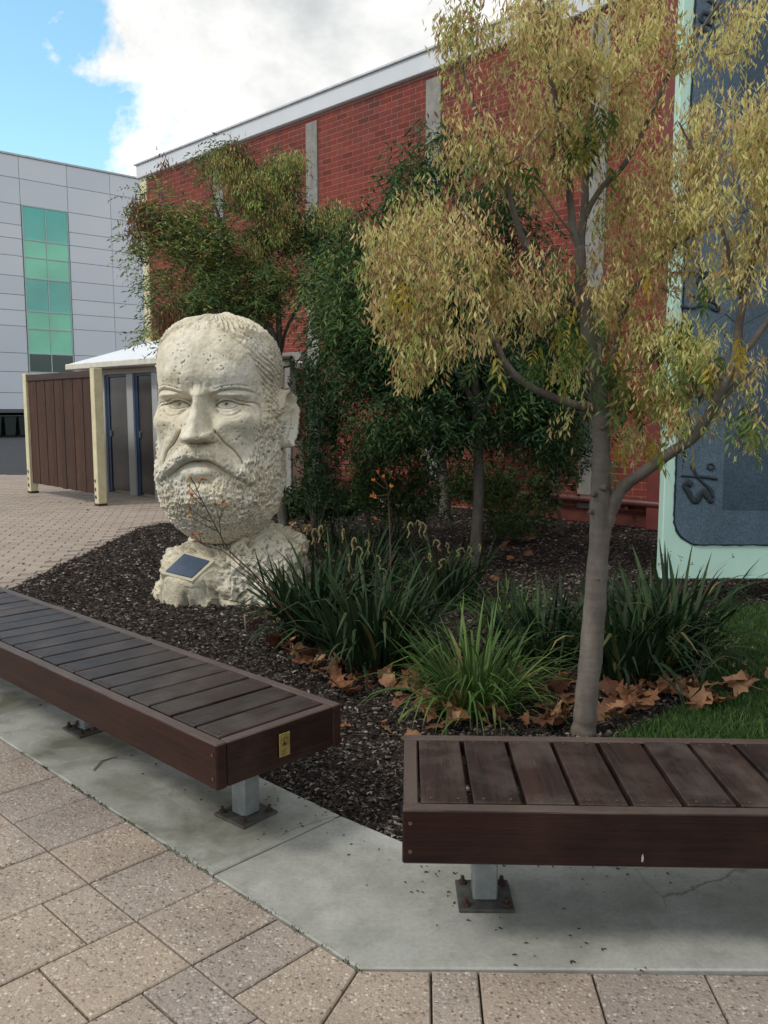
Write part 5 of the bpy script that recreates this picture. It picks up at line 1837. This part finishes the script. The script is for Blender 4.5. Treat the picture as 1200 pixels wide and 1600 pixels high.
# ---- dark evergreen in the middle ---------------------------------------
base = Vector((.83, 7.64, 0))
B = [(830, 250, 7.4), (700, 210, 7.4)]
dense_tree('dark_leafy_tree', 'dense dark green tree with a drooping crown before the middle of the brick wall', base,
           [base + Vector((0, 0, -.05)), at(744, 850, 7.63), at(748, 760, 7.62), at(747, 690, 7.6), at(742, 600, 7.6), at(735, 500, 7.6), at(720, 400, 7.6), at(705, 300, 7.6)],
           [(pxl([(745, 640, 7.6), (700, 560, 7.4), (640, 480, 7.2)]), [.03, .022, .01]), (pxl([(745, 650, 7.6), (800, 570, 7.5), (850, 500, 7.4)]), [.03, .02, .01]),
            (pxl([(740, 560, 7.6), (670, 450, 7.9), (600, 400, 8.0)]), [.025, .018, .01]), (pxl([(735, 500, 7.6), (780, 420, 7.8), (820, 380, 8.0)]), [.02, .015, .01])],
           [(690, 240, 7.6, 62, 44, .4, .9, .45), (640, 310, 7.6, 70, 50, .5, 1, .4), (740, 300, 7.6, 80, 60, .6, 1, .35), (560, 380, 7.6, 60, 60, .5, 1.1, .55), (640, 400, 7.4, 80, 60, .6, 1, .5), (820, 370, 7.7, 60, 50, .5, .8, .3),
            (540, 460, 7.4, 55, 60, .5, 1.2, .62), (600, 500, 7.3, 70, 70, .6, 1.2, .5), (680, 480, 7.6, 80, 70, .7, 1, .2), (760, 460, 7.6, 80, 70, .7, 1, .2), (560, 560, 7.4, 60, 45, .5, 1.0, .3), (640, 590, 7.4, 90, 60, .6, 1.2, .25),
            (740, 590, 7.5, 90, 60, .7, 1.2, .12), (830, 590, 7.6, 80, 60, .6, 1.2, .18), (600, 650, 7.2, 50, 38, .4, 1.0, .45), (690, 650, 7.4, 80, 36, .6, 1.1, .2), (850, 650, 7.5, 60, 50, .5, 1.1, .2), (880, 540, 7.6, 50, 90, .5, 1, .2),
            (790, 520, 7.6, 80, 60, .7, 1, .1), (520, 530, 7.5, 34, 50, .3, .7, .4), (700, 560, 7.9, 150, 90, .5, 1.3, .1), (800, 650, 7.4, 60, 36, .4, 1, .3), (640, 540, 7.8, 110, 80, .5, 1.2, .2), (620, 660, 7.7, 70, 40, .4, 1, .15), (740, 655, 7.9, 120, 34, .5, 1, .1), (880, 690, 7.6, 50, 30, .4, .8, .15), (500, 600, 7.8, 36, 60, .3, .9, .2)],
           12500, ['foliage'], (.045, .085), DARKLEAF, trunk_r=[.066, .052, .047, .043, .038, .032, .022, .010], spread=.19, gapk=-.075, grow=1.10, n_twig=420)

# ---- leaning trunk by the wall, feeding the dark mass --------------------
base = Vector((.80, 11.3, 0))
dense_tree('slim_leaning_tree', 'slim grey leaning tree close to the brick wall behind the dark tree', base,
           [base + Vector((0, 0, -.05)), at(696, 770, 11.3), at(690, 720, 11.3), at(692, 670, 11.2), at(700, 610, 11.2), at(705, 520, 11.1)],
           [(pxl([(692, 670, 11.2), (660, 610, 11.0), (640, 570, 10.8)]), [.035, .025, .01]), (pxl([(700, 620, 11.2), (750, 560, 11.0), (800, 520, 10.8)]), [.03, .02, .01])],
           [(660, 560, 11.0, 70, 60, .6, 1, .2), (740, 540, 11.0, 80, 70, .6, 1, .2), (820, 520, 10.8, 70, 60, .6, 1, .2), (700, 470, 11.0, 90, 60, .6, 1, .3), (880, 480, 10.6, 50, 70, .5, .8, .2), (860, 610, 10.8, 60, 50, .4, .9, .15)],
           3600, ['foliage'], (.06, .11), DARKLEAF, trunk_r=[.085, .075, .07, .06, .05, .02], spread=.2)

# ---- mixed autumn tree behind the head -----------------------------------
base = Vector((-1.02, 8.9, 0))
dense_tree('autumn_tree', 'bushy green tree turning yellow and brown right behind the stone head', base,
           [base + Vector((0, 0, -.05)), at(438, 760, 8.9), at(436, 660, 8.9), at(434, 570, 8.9), at(436, 500, 8.9), at(425, 440, 8.9), at(415, 360, 8.9)],
           [(pxl([(434, 560, 8.9), (420, 510, 8.8), (372, 480, 8.7), (368, 420, 8.7), (345, 350, 8.7), (330, 290, 8.7), (338, 250, 8.7)]), [.035, .03, .025, .02, .018, .012, .006]),
            (pxl([(436, 560, 8.9), (446, 520, 9.0), (460, 490, 9.0), (500, 430, 9.1), (540, 390, 9.1)]), [.022, .018, .015, .010, .006]),
            (pxl([(350, 440, 8.7), (300, 390, 8.6), (262, 330, 8.6), (245, 280, 8.6)]), [.018, .014, .010, .005]),
            (pxl([(415, 400, 8.9), (420, 330, 8.9), (430, 270, 8.9)]), [.014, .010, .005]),
            (pxl([(441, 574, 9.0), (462, 568, 9.0), (482, 540, 9.0), (500, 510, 9.0)]), [.012, .010, .008, .006])],
           [(250, 300, 8.6, 34, 34, .25, .55, .45), (232, 350, 8.6, 30, 40, .25, .7, .2), (290, 340, 8.6, 50, 44, .35, .9, .45), (335, 262, 8.7, 28, 30, .2, .55, .35), (360, 265, 8.7, 36, 40, .25, .9, .93), (395, 300, 8.7, 44, 34, .25, .9, .9),
            (445, 262, 8.8, 30, 24, .2, .5, .9), (440, 300, 8.8, 32, 34, .2, .6, .85), (275, 400, 8.6, 56, 50, .4, 1.1, .4), (350, 380, 8.7, 60, 56, .45, 1.1, .4), (420, 370, 8.8, 60, 50, .45, 1.0, .55), (485, 370, 8.9, 50, 40, .35, .9, .65),
            (520, 360, 8.9, 40, 36, .3, .8, .9), (530, 400, 8.8, 30, 30, .25, .7, .85), (300, 460, 8.6, 70, 40, .4, 1.1, .15), (380, 450, 8.7, 60, 46, .4, 1.0, .25), (460, 440, 8.8, 60, 56, .4, 1.2, .2), (505, 470, 8.8, 50, 46, .35, 1.0, .2),
            (265, 500, 8.4, 26, 36, .2, .9, .7), (240, 540, 7.6, 22, 26, .15, 1.0, .35), (400, 470, 8.9, 40, 30, .3, .8, .15), (362, 486, 8.9, 60, 26, .3, 1.0, .12), (300, 488, 8.8, 40, 26, .3, 1.0, .1), (440, 400, 8.9, 80, 40, .3, 1, .35)],
           9600, ['foliage'], (.036, .064), MIDLEAF, trunk_r=[.06, .05, .045, .04, .03, .02, .01], spread=.16, droop=.35, gapk=-.03, grow=1.30, n_twig=420)


def clusters(parent_label, blobs, n, mat, name, root, hue, per=14, L0=.035):
    c_, i_ = in_blobs(px_blobs([b[:7] for b in blobs]), n)
    P_ = np.repeat(c_, per, 0) + rng.normal(size=(len(c_) * per, 3)) * .045
    dv = np.stack([rng.normal(0, .35, len(P_)), rng.normal(0, .35, len(P_)), np.full(len(P_), -1.0)], 1); dv /= np.linalg.norm(dv, axis=1)[:, None]
    L_ = rng.uniform(L0, L0 * 1.6, len(P_))
    v, f = leaf_quads(P_, dv, L_, L_ * .25, .05)
    h_ = np.clip(np.repeat(rng.normal(hue, .12, len(c_)), per) + rng.normal(0, .06, len(P_)), 0, .998)
    tag(link(name, make_mesh(name, arr(v, root), f, mat, rnd=h_), root), kind='stuff')


aut = [o for o in bpy.data.objects if o.name == 'autumn_tree'][0]
clusters('', [(362, 270, 8.6, 34, 34, .2, 1), (395, 305, 8.6, 40, 34, .2, 1), (440, 270, 8.7, 34, 30, .2, .8), (462, 252, 8.7, 16, 12, .1, .9), (435, 335, 8.6, 30, 24, .2, .4), (520, 345, 8.7, 40, 24, .2, .7), (345, 240, 8.6, 14, 16, .1, .5), (530, 400, 8.7, 20, 24, .2, .6), (436, 365, 8.6, 10, 12, .05, 1.4), (400, 385, 8.6, 16, 16, .1, .6)],
         640, SEED, 'seed_clusters', aut, .66, 16, .034)
clusters('', [(225, 345, 8.5, 24, 40, .2, 1), (258, 262, 8.6, 10, 16, .1, .5), (370, 240, 8.6, 26, 24, .2, .6), (265, 500, 8.3, 24, 40, .2, .9), (395, 455, 8.7, 40, 20, .2, .5)], 190, CLARET, 'brown_leaves', aut, .45, 14, .045)

# ---- shrubs at the foot of the wall ---------------------------------------
def shrub(label, base, blobs, n, hue=.35, mat=None, stems=5, L=(.035, .07)):
    root = thing('shrub', label, 'shrub', base, 0, 'dark shrubs under the trees')
    bl_ = px_blobs([b[:7] for b in blobs])
    c_, i_ = in_blobs(bl_, n)
    c_ = c_[c_[:, 2] > .02]
    mb = MB()
    for k in range(stems):
        t = Vector(c_[rng.integers(len(c_))]); b0 = Vector(base) + Vector((random.uniform(-.05, .05), random.uniform(-.05, .05), -.01))
        m_ = b0.lerp(t, .5) + Vector((random.uniform(-.05, .05), 0, .06))
        mb.tube([b0 - Vector(base), m_ - Vector(base), t - Vector(base)], [.010, .007, .003], 5)
    mb.build('stems', BARK, root)
    per = 12
    m = len(c_)
    ax_ = rng.normal(size=(m, 3)) * .5 + np.array([0, 0, .55]); ax_ /= np.linalg.norm(ax_, axis=1)[:, None]
    t = np.tile(np.linspace(0, 1, per), m)
    P_ = np.repeat(c_, per, 0) + np.repeat(ax_, per, 0) * (t * .13)[:, None]
    dv = np.repeat(ax_, per, 0) * .6 + rng.normal(size=(m * per, 3)) * .6; dv /= np.linalg.norm(dv, axis=1)[:, None]
    L_ = rng.uniform(L[0], L[1], m * per)
    v, f = leaf_quads(P_, dv, L_, L_ * .24, .05)
    h_ = np.clip(np.repeat(rng.normal(hue, .15, m), per) + rng.normal(0, .08, m * per), 0, .998)
    tag(link('foliage', make_mesh('foliage', arr(v, root), f, mat or NEEDLE, rnd=h_), root), kind='stuff')
    return root


shrub('dark bushy shrub immediately right of the stone head', (-.66, 8.2, 0), [(500, 620, 8.2, 40, 50, .3, 1), (505, 700, 8.2, 44, 60, .3, 1), (495, 770, 8.1, 50, 40, .3, 1), (480, 590, 8.3, 30, 24, .2, .8), (520, 660, 8.2, 24, 60, .2, .8)], 620, .35)
shrub('dark shrub with pale green tips at the middle of the bed', (.10, 8.6, 0), [(590, 720, 8.6, 46, 34, .3, 1), (625, 690, 8.6, 44, 40, .3, 1), (600, 770, 8.5, 60, 36, .3, 1), (660, 750, 8.6, 40, 44, .3, 1), (640, 800, 8.5, 70, 24, .3, 1)], 900, .45)
shrub('pale-tipped small shrub just left of the leaning trunk', (-.12, 8.9, 0), [(565, 735, 8.8, 22, 20, .15, 1), (575, 780, 8.8, 30, 30, .2, .8)], 160, .92)
shrub('dark shrub between the dark tree trunk and the brick wall', (1.35, 9.2, 0), [(770, 770, 9.2, 50, 44, .3, 1), (800, 820, 9.0, 50, 26, .3, .8), (720, 760, 9.4, 30, 40, .2, .8)], 560, .25)
shrub('dark shrub by the wall just left of the ash trunk', (2.0, 9.6, 0), [(850, 750, 9.6, 36, 60, .3, 1), (870, 700, 9.6, 40, 40, .3, 1), (840, 800, 9.5, 34, 24, .3, .8), (890, 740, 9.7, 24, 40, .2, .7)], 520, .2)
shrub('low ferny shrub in front of the brown sheet panel', (-.75, 9.4, 0), [(500, 790, 9.3, 44, 24, .2, 1), (540, 790, 9.2, 40, 22, .2, 1), (455, 800, 9.0, 20, 24, .2, .8)], 260, .5, None, 6, (.06, .11))


# ---- strappy plants -------------------------------------------------------
def blade_mesh(curve, wv, seed, mat):
    wv = wv * .78
    """unit-long blade rising from the origin, arching towards +x"""
    rd = random.Random(seed)
    n = 7
    pts = []
    ang_ = R(88 - 16 * rd.random()); p = Vector((0, 0, 0)); st = 1 / n
    v, f = [], []
    tw_ = rd.uniform(-.5, .5)
    for i in range(n + 1):
        t = i / n
        w = wv * (math.sin(min(1, .35 + t * 1.1) * math.pi * .5) if t < .6 else 1) * (1 - max(0, (t - .55) / .45) ** 1.6) + .0006
        sd_ = Vector((math.sin(tw_ * t) * .8, math.cos(tw_ * t), 0))
        nrm_ = Vector((-math.sin(ang_), 0, math.cos(ang_)))
        v += [p - sd_ * w + nrm_ * w * -.35, p, p + sd_ * w + nrm_ * w * -.35]
        if i:
            a = 3 * (i - 1)
            f += [(a, a + 1, a + 4, a + 3), (a + 1, a + 2, a + 5, a + 4)]
        p = p + Vector((math.cos(ang_), 0, math.sin(ang_))) * st
        ang_ -= curve * (0.4 + 1.3 * t) / n + rd.uniform(-.05, .07)
        if seed % 4 == 2 and i == 4: ang_ -= .9
    return make_mesh('blade', v, f, mat, True)


BD = [blade_mesh(c, .022, i, BLADE_D) for i, c in enumerate((.25, .5, .8, 1.2, 1.8, 2.4, 3.2, .1))]
BB = [blade_mesh(c, .0145, i + 20, BLADE_B) for i, c in enumerate((.3, .6, 1.0, 1.5, 2.1, 2.8, 3.4, .15))]
BT = [blade_mesh(c, .009, i + 40, BLADE_D) for i, c in enumerate((.3, .8, 1.4, 2.2, 3.0))]


def clump(name, label, base, n, hmin, hmax, rad_, meshes, lean=.35, group='strappy plants in the garden bed', wj=(.8, 1.2)):
    root = thing(name, label, 'plant', base, random.uniform(0, 6), group)
    for k in range(n):
        r_ = rad_ * random.random() ** .6; a = random.uniform(0, 6.283)
        out = a + random.gauss(0, .7)
        L = random.uniform(hmin, hmax)
        fr = r_ / rad_
        mi = min(len(meshes) - 1, int(abs(random.gauss(0, .42)) * len(meshes) + fr * 1.2))
        b = link('blade', meshes[mi], root, (r_ * math.cos(a), r_ * math.sin(a), -.01), (random.gauss(0, .10), random.gauss(.04, .13) + lean * fr * .5, out), (L, L * random.uniform(*wj) * (.55 / L) ** .3, L))
    return root


def gpv(px, py): return ground(px, py)


cA1 = clump('flax_lily', 'dark strappy clump in front of the rock base, leftmost of the clumps', gpv(492, 1000), 190, .42, .74, .20, BD, .6)
cA2 = clump('flax_lily', 'dark strappy clump between the rock base and the bright clump', gpv(585, 1040), 210, .42, .72, .24, BD, .6)
cB = clump('mat_rush', 'bright green strappy clump nearest to the right bench', gpv(742, 1108), 300, .32, .60, .17, BB, .95)
cB2 = clump('flax_lily', 'dark strappy clump just left of the ash trunk', gpv(850, 1030), 160, .36, .60, .24, BD, .7)
cC = clump('flax_lily', 'dark strappy clump just right of the ash trunk', gpv(975, 1062), 200, .40, .68, .20, BD, .5)
cC2 = clump('flax_lily', 'dark strappy clump at the lawn edge before the sign', gpv(1045, 1035), 180, .40, .76, .18, BD, .5)
cD = clump('kangaroo_paw', 'dark clump with pale curled flower spikes behind the leftmost strappy clump', gpv(560, 935), 130, .40, .66, .26, BD, .5)
cE = clump('kangaroo_paw', 'dark clump with pale curled flower spikes left of the dark tree trunk', gpv(690, 945), 130, .36, .62, .26, BD, .5)
cF = clump('rush_tussock', 'fine dark tussock just behind the rock base', gpv(520, 868), 220, .35, .60, .26, BT, .8)
cG = clump('rush_tussock', 'fine dark tussock at the foot of the pale-tipped shrub', gpv(610, 862), 160, .30, .55, .28, BT, .8)
cH = clump('mat_rush', 'small green tussock at the foot of the dark tree trunk', gpv(790, 985), 70, .28, .48, .14, BB, .8)


def spikes(root, pxs, dist, mat, thick, hook=.5):
    iv = (Matrix.Translation(root.location) @ Matrix.Rotation(root.rotation_euler.z, 4, 'Z')).inverted()
    for px_, py_, h_ in pxs:
        tp_ = at(px_, py_, dist)
        b_ = Vector(root.location) + Vector((random.uniform(-.12, .12), random.uniform(-.12, .12), .02))
        mid = b_.lerp(tp_, .6) + Vector((random.uniform(-.03, .03), 0, .05))
        dx = random.choice((-1, 1)) * random.uniform(.2, 1) * hook
        low = tp_ - Vector((dx * .02, 0, h_))
        bn = random.uniform(-1, 1); pts = [low, low.lerp(tp_, .35) + Vector((dx * .012, .01 * bn, 0)), low.lerp(tp_, .7) + Vector((-dx * .008, 0, 0)), tp_, tp_ + Vector((dx * .018, 0, .004)), tp_ + Vector((dx * .03, 0, -.014 - .02 * random.random()))]
        P_, R_ = smooth_path([b_, mid, low], [.0028, .0022, .002], 4)
        v, f = tube_geo(P_, R_, 5)
        st = MB().add([iv @ p for p in v], f).build('flower_stem', STEMM, root, True)
        P_, R_ = smooth_path(pts, [thick * .5, thick, thick, thick, thick * .9, thick * .4], 5)
        R_ = [r * random.uniform(.65, 1.3) for r in R_]
        v, f = tube_geo(P_, R_, 6)
        MB().add([iv @ p for p in v], f).build('flower_spike', mat, st, False)


spikes(cD, [(478, 822, .10), (490, 828, .09), (500, 823, .10), (470, 850, .07), (536, 828, .08), (552, 842, .10), (563, 856, .1), (575, 846, .08), (545, 868, .12), (592, 870, .07), (510, 850, .06), (600, 890, .08), (556, 900, .1), (538, 905, .12)], 5.15, SPIKE, .0058, 1.5)
spikes(cE, [(640, 818, .09), (655, 815, .10), (662, 818, .10), (684, 845, .06), (700, 850, .06), (718, 858, .05), (735, 856, .06), (750, 852, .05), (672, 866, .05), (690, 875, .06)], 5.2, SPIKE, .0055, 1.2)


# kangaroo paw stems with orange flowers
def paw(root, pts, tips, rad_=.006, fl=.016):
    iv = (Matrix.Translation(root.location) @ Matrix.Rotation(root.rotation_euler.z, 4, 'Z')).inverted()
    P_, R_ = smooth_path([p for p in pts], [rad_ * (1 - .6 * i / len(pts)) for i in range(len(pts))], 5)
    v, f = tube_geo(P_, R_, 6)
    st = MB().add([iv @ p for p in v], f).build('flower_stem', STEMM, root, True)
    for (a, b) in tips:
        v, f = tube_geo([a, a.lerp(b, .5) + Vector((0, 0, -.006)), b], [rad_ * .5, rad_ * .45, rad_ * .4], 5)
        sg = MB().add([iv @ p for p in v], f)
        sg.build('side_stem', STEMM, st, True)
        mb = MB()
        for k in range(7):
            d_ = (b - a).normalized() + Vector((random.gauss(0, .6), random.gauss(0, .6), random.gauss(.25, .4)))
            d_.normalize()
            e_ = b + d_ * fl * random.uniform(.8, 1.6)
            v, f = tube_geo([b, b.lerp(e_, .5), e_], [.0022, .0040, .0022], 5)
            mb.add([iv @ p for p in v], f)
        mb.build('flower', ORANGE, st, False)


k1 = thing('kangaroo_paw', 'leaning kangaroo paw with orange flower heads crossing in front of the stone beard', 'plant', gpv(480, 1010), 0)
dst = 4.9
paw(k1, pxl([(480, 1000, 4.85), (440, 945, 4.86), (400, 900, 4.88), (360, 862, dst), (345, 838, dst), (325, 800, dst), (312, 775, dst), (304, 755, dst)]),
    [(at(340, 830, dst), at(300, 808, dst)), (at(330, 815, dst), at(298, 796, dst)), (at(322, 793, dst), at(300, 774, dst)), (at(316, 782, dst), at(296, 760, dst)), (at(305, 757, dst), at(299, 748, dst)),
     (at(308, 765, dst), at(314, 750, dst)), (at(312, 778, dst), at(303, 778, dst))])
paw(k1, pxl([(470, 985, 4.85), (420, 925, 4.86), (385, 893, 4.87), (350, 862, dst), (320, 852, dst), (305, 838, dst)]), [(at(318, 851, dst), at(303, 836, dst)), (at(322, 850, dst), at(308, 846, dst)), (at(315, 848, dst), at(312, 836, dst))], .005)
paw(k1, pxl([(350, 858, dst), (344, 828, dst), (343, 808, dst)]), [(at(343, 815, dst), at(337, 790, dst)), (at(344, 812, dst), at(348, 786, dst)), (at(344, 810, dst), at(352, 792, dst))], .003)
k2 = thing('kangaroo_paw', 'upright kangaroo paw with orange flowers before the pale-tipped shrub', 'plant', gpv(608, 930), 0)
d2 = 6.3
paw(k2, pxl([(610, 925, 5.6), (610, 870, 6.0), (608, 800, d2), (605, 760, d2), (598, 745, d2)]),
    [(at(606, 765, d2), at(586, 752, d2)), (at(604, 758, d2), at(592, 741, d2)), (at(603, 755, d2), at(600, 748, d2)), (at(607, 775, d2), at(611, 762, d2)), (at(607, 772, d2), at(584, 775, d2)), (at(608, 780, d2), at(588, 778, d2)), (at(608, 815, d2), at(590, 812, d2))], .006, .022)
for kk in (k1, k2):
    for j in range(9):
        link('blade', BD[2 + j % 3], kk, (random.uniform(-.06, .06), random.uniform(-.06, .06), 0), (0, .2, random.uniform(0, 6.28)), (.4, .4, .4))

# wispy seed stalks by the lawn
for lab, px_, py_, tips in (('pale wispy grass tuft with dry seed heads at the lawn edge', 1085, 1060, [(1120, 985), (1135, 1010), (1150, 1000), (1105, 960), (1145, 1040), (1165, 1035), (1110, 1040), (1176, 1012)]),
                            ('thin dry stalks with small dark heads in front of the sign corner', 1050, 985, [(1036, 870), (1047, 868), (1064, 872), (1082, 880), (1144, 870), (1030, 884), (1075, 900)])):
    rt = thing('wild_grass', lab, 'grass', gpv(px_, py_))
    for tx, ty in tips:
        Y_ = rt.location.y + random.uniform(-.1, .1)
        e_ = at(tx, ty, Y_) - rt.location
        m_ = e_ * .55 + Vector((random.uniform(-.03, .03), 0, .07))
        P_, R_ = smooth_path([Vector((random.uniform(-.03, .03), 0, 0)), m_, e_], [.0013, .0011, .0007], 6)
        v, f = tube_geo(P_, R_, 4)
        st = MB().add(v, f).build('stalk', STRAW, rt, True)
        mb = MB()
        for k in range(5):
            q = e_ + Vector((random.gauss(0, .006), random.gauss(0, .006), random.gauss(0, .008)))
            mb.tube([q, q + Vector((random.gauss(0, .008), 0, random.gauss(.004, .006)))], [.0025, .001], 4)
        mb.build('seed_head', STEMM if 'dark' in lab else STRAW, st)


# ---- fallen leaves --------------------------------------------------------
def plane_leaf(seed):
    rd = random.Random(seed)
    tips = [(-152, .62), (-122, .48), (-98, .66), (-78, .90), (-58, .60), (-34, .74), (-16, .66), (0, 1.08), (18, .68), (36, .76), (58, .58), (80, .92), (100, .62), (124, .50), (152, .60), (180, .34)]
    pts = [(math.cos(R(a + rd.uniform(-7, 7))) * r * rd.uniform(.82, 1.12), math.sin(R(a)) * r * rd.uniform(.82, 1.12)) for a, r in tips]
    cu, cv = rd.uniform(.1, 1.7), rd.uniform(-.5, 1.5)
    ph_ = rd.uniform(0, 6)
    cd = rd.uniform(0, 3.1)

    def lift(x_, y_):
        r2 = x_ * x_ + y_ * y_
        u_2 = x_ * math.cos(cd) + y_ * math.sin(cd); w_2 = y_ * math.cos(cd) - x_ * math.sin(cd)
        return cu * .42 * u_2 * u_2 + cv * .36 * w_2 * abs(w_2) + .13 * math.sin(5 * x_ + ph_) * math.sin(4 * y_ + ph_) + .10 * math.sin(7 * math.atan2(y_, x_ + 1e-6) + ph_) * r2

    def bend(x_, y_, k):
        z_ = lift(x_, y_)
        sh = 1 - .28 * min(1, abs(z_))
        return (x_ * sh, y_ * sh, z_)
    v, f = [(0, 0, lift(0, 0))], []
    n = len(pts)
    for k in (.35, .7, 1.0):
        v += [bend(x_ * k, y_ * k, k) for x_, y_ in pts]
    for i in range(n):
        j = (i + 1) % n
        f += [(0, 1 + i, 1 + j), (1 + i, 1 + n + i, 1 + n + j, 1 + j), (1 + n + i, 1 + 2 * n + i, 1 + 2 * n + j, 1 + n + j)]
    s = .074
    mb = MB().add([(a * s, b * s, c * s) for a, b, c in v], f)
    mb.tube([(0, 0, 0), (-.05, .005, .012), (-.085, .012, .02)], [.0012, .001, .0008], 4)
    return make_mesh('fallen_leaf', mb.v, mb.f, DRY, True)


PL = [plane_leaf(i) for i in range(10)]


def litter(label, group, spots, n, s=(.55, 1.25), steep=.5, zmax=.05):
    for k in range(n):
        px_, py_, rx_, ry_ = random.choices(spots, [q[2] * q[3] for q in spots])[0]
        a = random.uniform(0, 6.28); r_ = math.sqrt(random.random())
        p = ground(px_ + rx_ * r_ * math.cos(a), py_ + ry_ * r_ * math.sin(a))
        p.z = random.uniform(.004, zmax)
        o = link('fallen_leaf', PL[k % 10], None, p, (random.gauss(0, steep), random.gauss(0, steep), random.uniform(0, 6.28)))
        sc_ = random.uniform(*s); o.scale = (sc_, sc_, sc_)
        p.z += .5 * sc_ * .078 * min(1, abs(o.rotation_euler.x) + abs(o.rotation_euler.y))
        o.location = p
        tag(o, label, 'leaf', group)


litter('brown dry leaf heaped at the foot of the two dark clumps beyond the left bench', 'fallen leaves beyond the left bench', [(445, 1015, 22, 16), (490, 1045, 40, 22), (560, 1075, 60, 18), (625, 1070, 30, 24)], 44)
litter('brown dry leaf lying under the bright green clump', 'fallen leaves under the bright clump', [(660, 1085, 36, 34), (690, 1120, 50, 22), (760, 1135, 60, 12), (700, 1060, 20, 16)], 34)
litter('brown dry leaf heaped around the foot of the ash trunk', 'fallen leaves round the ash trunk', [(870, 1110, 26, 36), (885, 1080, 14, 26), (960, 1125, 40, 20), (850, 1135, 30, 10)], 34)
litter('brown dry leaf in the drift between the ash trunk and the lawn', 'fallen leaves along the lawn edge', [(990, 1098, 40, 22), (1060, 1095, 50, 22), (1120, 1098, 44, 18), (1180, 1078, 26, 12)], 50, (.6, 1.3))
litter('small brown dry leaf on the mulch behind the rock base', 'fallen leaves behind the rock base', [(455, 835, 44, 12), (500, 845, 40, 8)], 26, (.8, 1.2))
litter('brown dry leaf scattered on the mulch under the dark tree', 'fallen leaves under the dark tree', [(660, 880, 70, 26), (800, 850, 60, 30), (740, 900, 80, 20), (880, 815, 60, 10), (640, 915, 40, 20)], 46, (.7, 1.1), .35, .02)
litter('single curled brown leaf lying loose on the mulch between the benches and the clumps', 'loose leaves on the mulch', [(560, 1110, 90, 50), (440, 960, 60, 40), (780, 1060, 120, 50), (640, 1190, 40, 40)], 26, (.45, .9), .5, .015)
litter('tiny brown leaf scrap lying on the forecourt paving', 'leaf scraps on the forecourt', [(120, 790, 60, 14), (60, 880, 60, 24), (160, 860, 40, 14), (20, 690, 30, 6)], 14, (.3, .55), .2, .006)
# leaf scraps caught on the base plates of the left bench
for k, (px_, py_, rx_) in enumerate(((133, 1140, 14), (150, 1146, 12), (352, 1270, 6), (425, 1272, 4))):
    pass
litter('small crumpled leaf caught on a base plate of the left bench', 'leaves caught under the left bench', [(135, 1140, 18, 6)], 6, (.3, .5), .6, .02)

# bark chips spilt over the strip and the pavers
n = 260
a_ = rng.uniform(-1.0, 4.2, n); b_ = -.535 + np.abs(rng.normal(0, .16, n))
pp_ = np.array(O2)[None] + np.array(E1)[None] * a_[:, None] + np.array(E2)[None] * b_[:, None]
kk = pp_[:, 1] > 2.0
pp_ = pp_[kk]
xr = rng.uniform(.1, 1.6, 60); yr = 2.56 - np.abs(rng.normal(0, .12, 60))
pp_ = np.concatenate([pp_, np.stack([xr, yr], 1)]); n = len(pp_)
L = rng.uniform(.004, .013, n)
v, f = shards(pp_[:, 0], pp_[:, 1], np.full(n, .002), L, L * .4, L * .3, rng.uniform(0, 6.28, n), rng.uniform(-.1, .1, n))
tag(link('spilt_chips', make_mesh('spilt_chips', v, f, CHIP, rnd=np.repeat(rng.random(n), 4))), 'small bark chips spilt over the edge of the concrete strip', 'chips', kind='stuff')

# small twigs and pale bits on the mulch
n = 900
xx, yy = rng.uniform(-2.8, 5, n), rng.uniform(2.8, 11.5, n)
k = in_poly(xx, yy, bed) & ~in_poly(xx, yy, lawn)
xx, yy = xx[k], yy[k]; n = len(xx)
L = rng.uniform(.03, .12, n)
v, f = shards(xx, yy, rng.uniform(.0, .012, n), L, np.full(n, .004), np.full(n, .003), rng.uniform(0, 6.28, n), rng.uniform(-.15, .15, n))
tag(link('twig_litter', make_mesh('twig_litter', v, f, m_ramp('pale_twig', [(0, (.06, .045, .035)), (.7, (.16, .12, .09)), (1, (.34, .30, .24))], .85), rnd=np.repeat(rng.random(n), 4))),
    'thin twigs and pale bark bits strewn over the mulch', 'twigs', kind='stuff')
# moss and dirt in the joint beside the strip
n = 2600
a_ = rng.uniform(-.02, 4.2, n); b_ = rng.normal(.002, .006, n)
e1, e2 = np.array(E1), np.array(E2)
pp_ = np.array(O2)[None] + e1[None] * a_[:, None] + e2[None] * b_[:, None]
kk = nz(np.stack([pp_[:, 0], pp_[:, 1], pp_[:, 0] * 0], 1), 7.0, 1, 2) > -.05
pp_ = pp_[kk]; n = len(pp_)
tag(blades(pp_[:, 0], pp_[:, 1], np.full(n, -.004), rng.uniform(.002, .009, n), rng.uniform(.001, .0022, n), np.full(n, .8), 'joint_moss', m_ramp('dark_moss', [(0, (.02, .028, .012)), (1, (.05, .065, .022))], .95)),
    'dark moss growing in the joint beside the concrete strip', 'moss', kind='stuff')

# parts with a fixed world position under the brick building etc. are done; report
tri = 0
print('objects', len(bpy.data.objects))
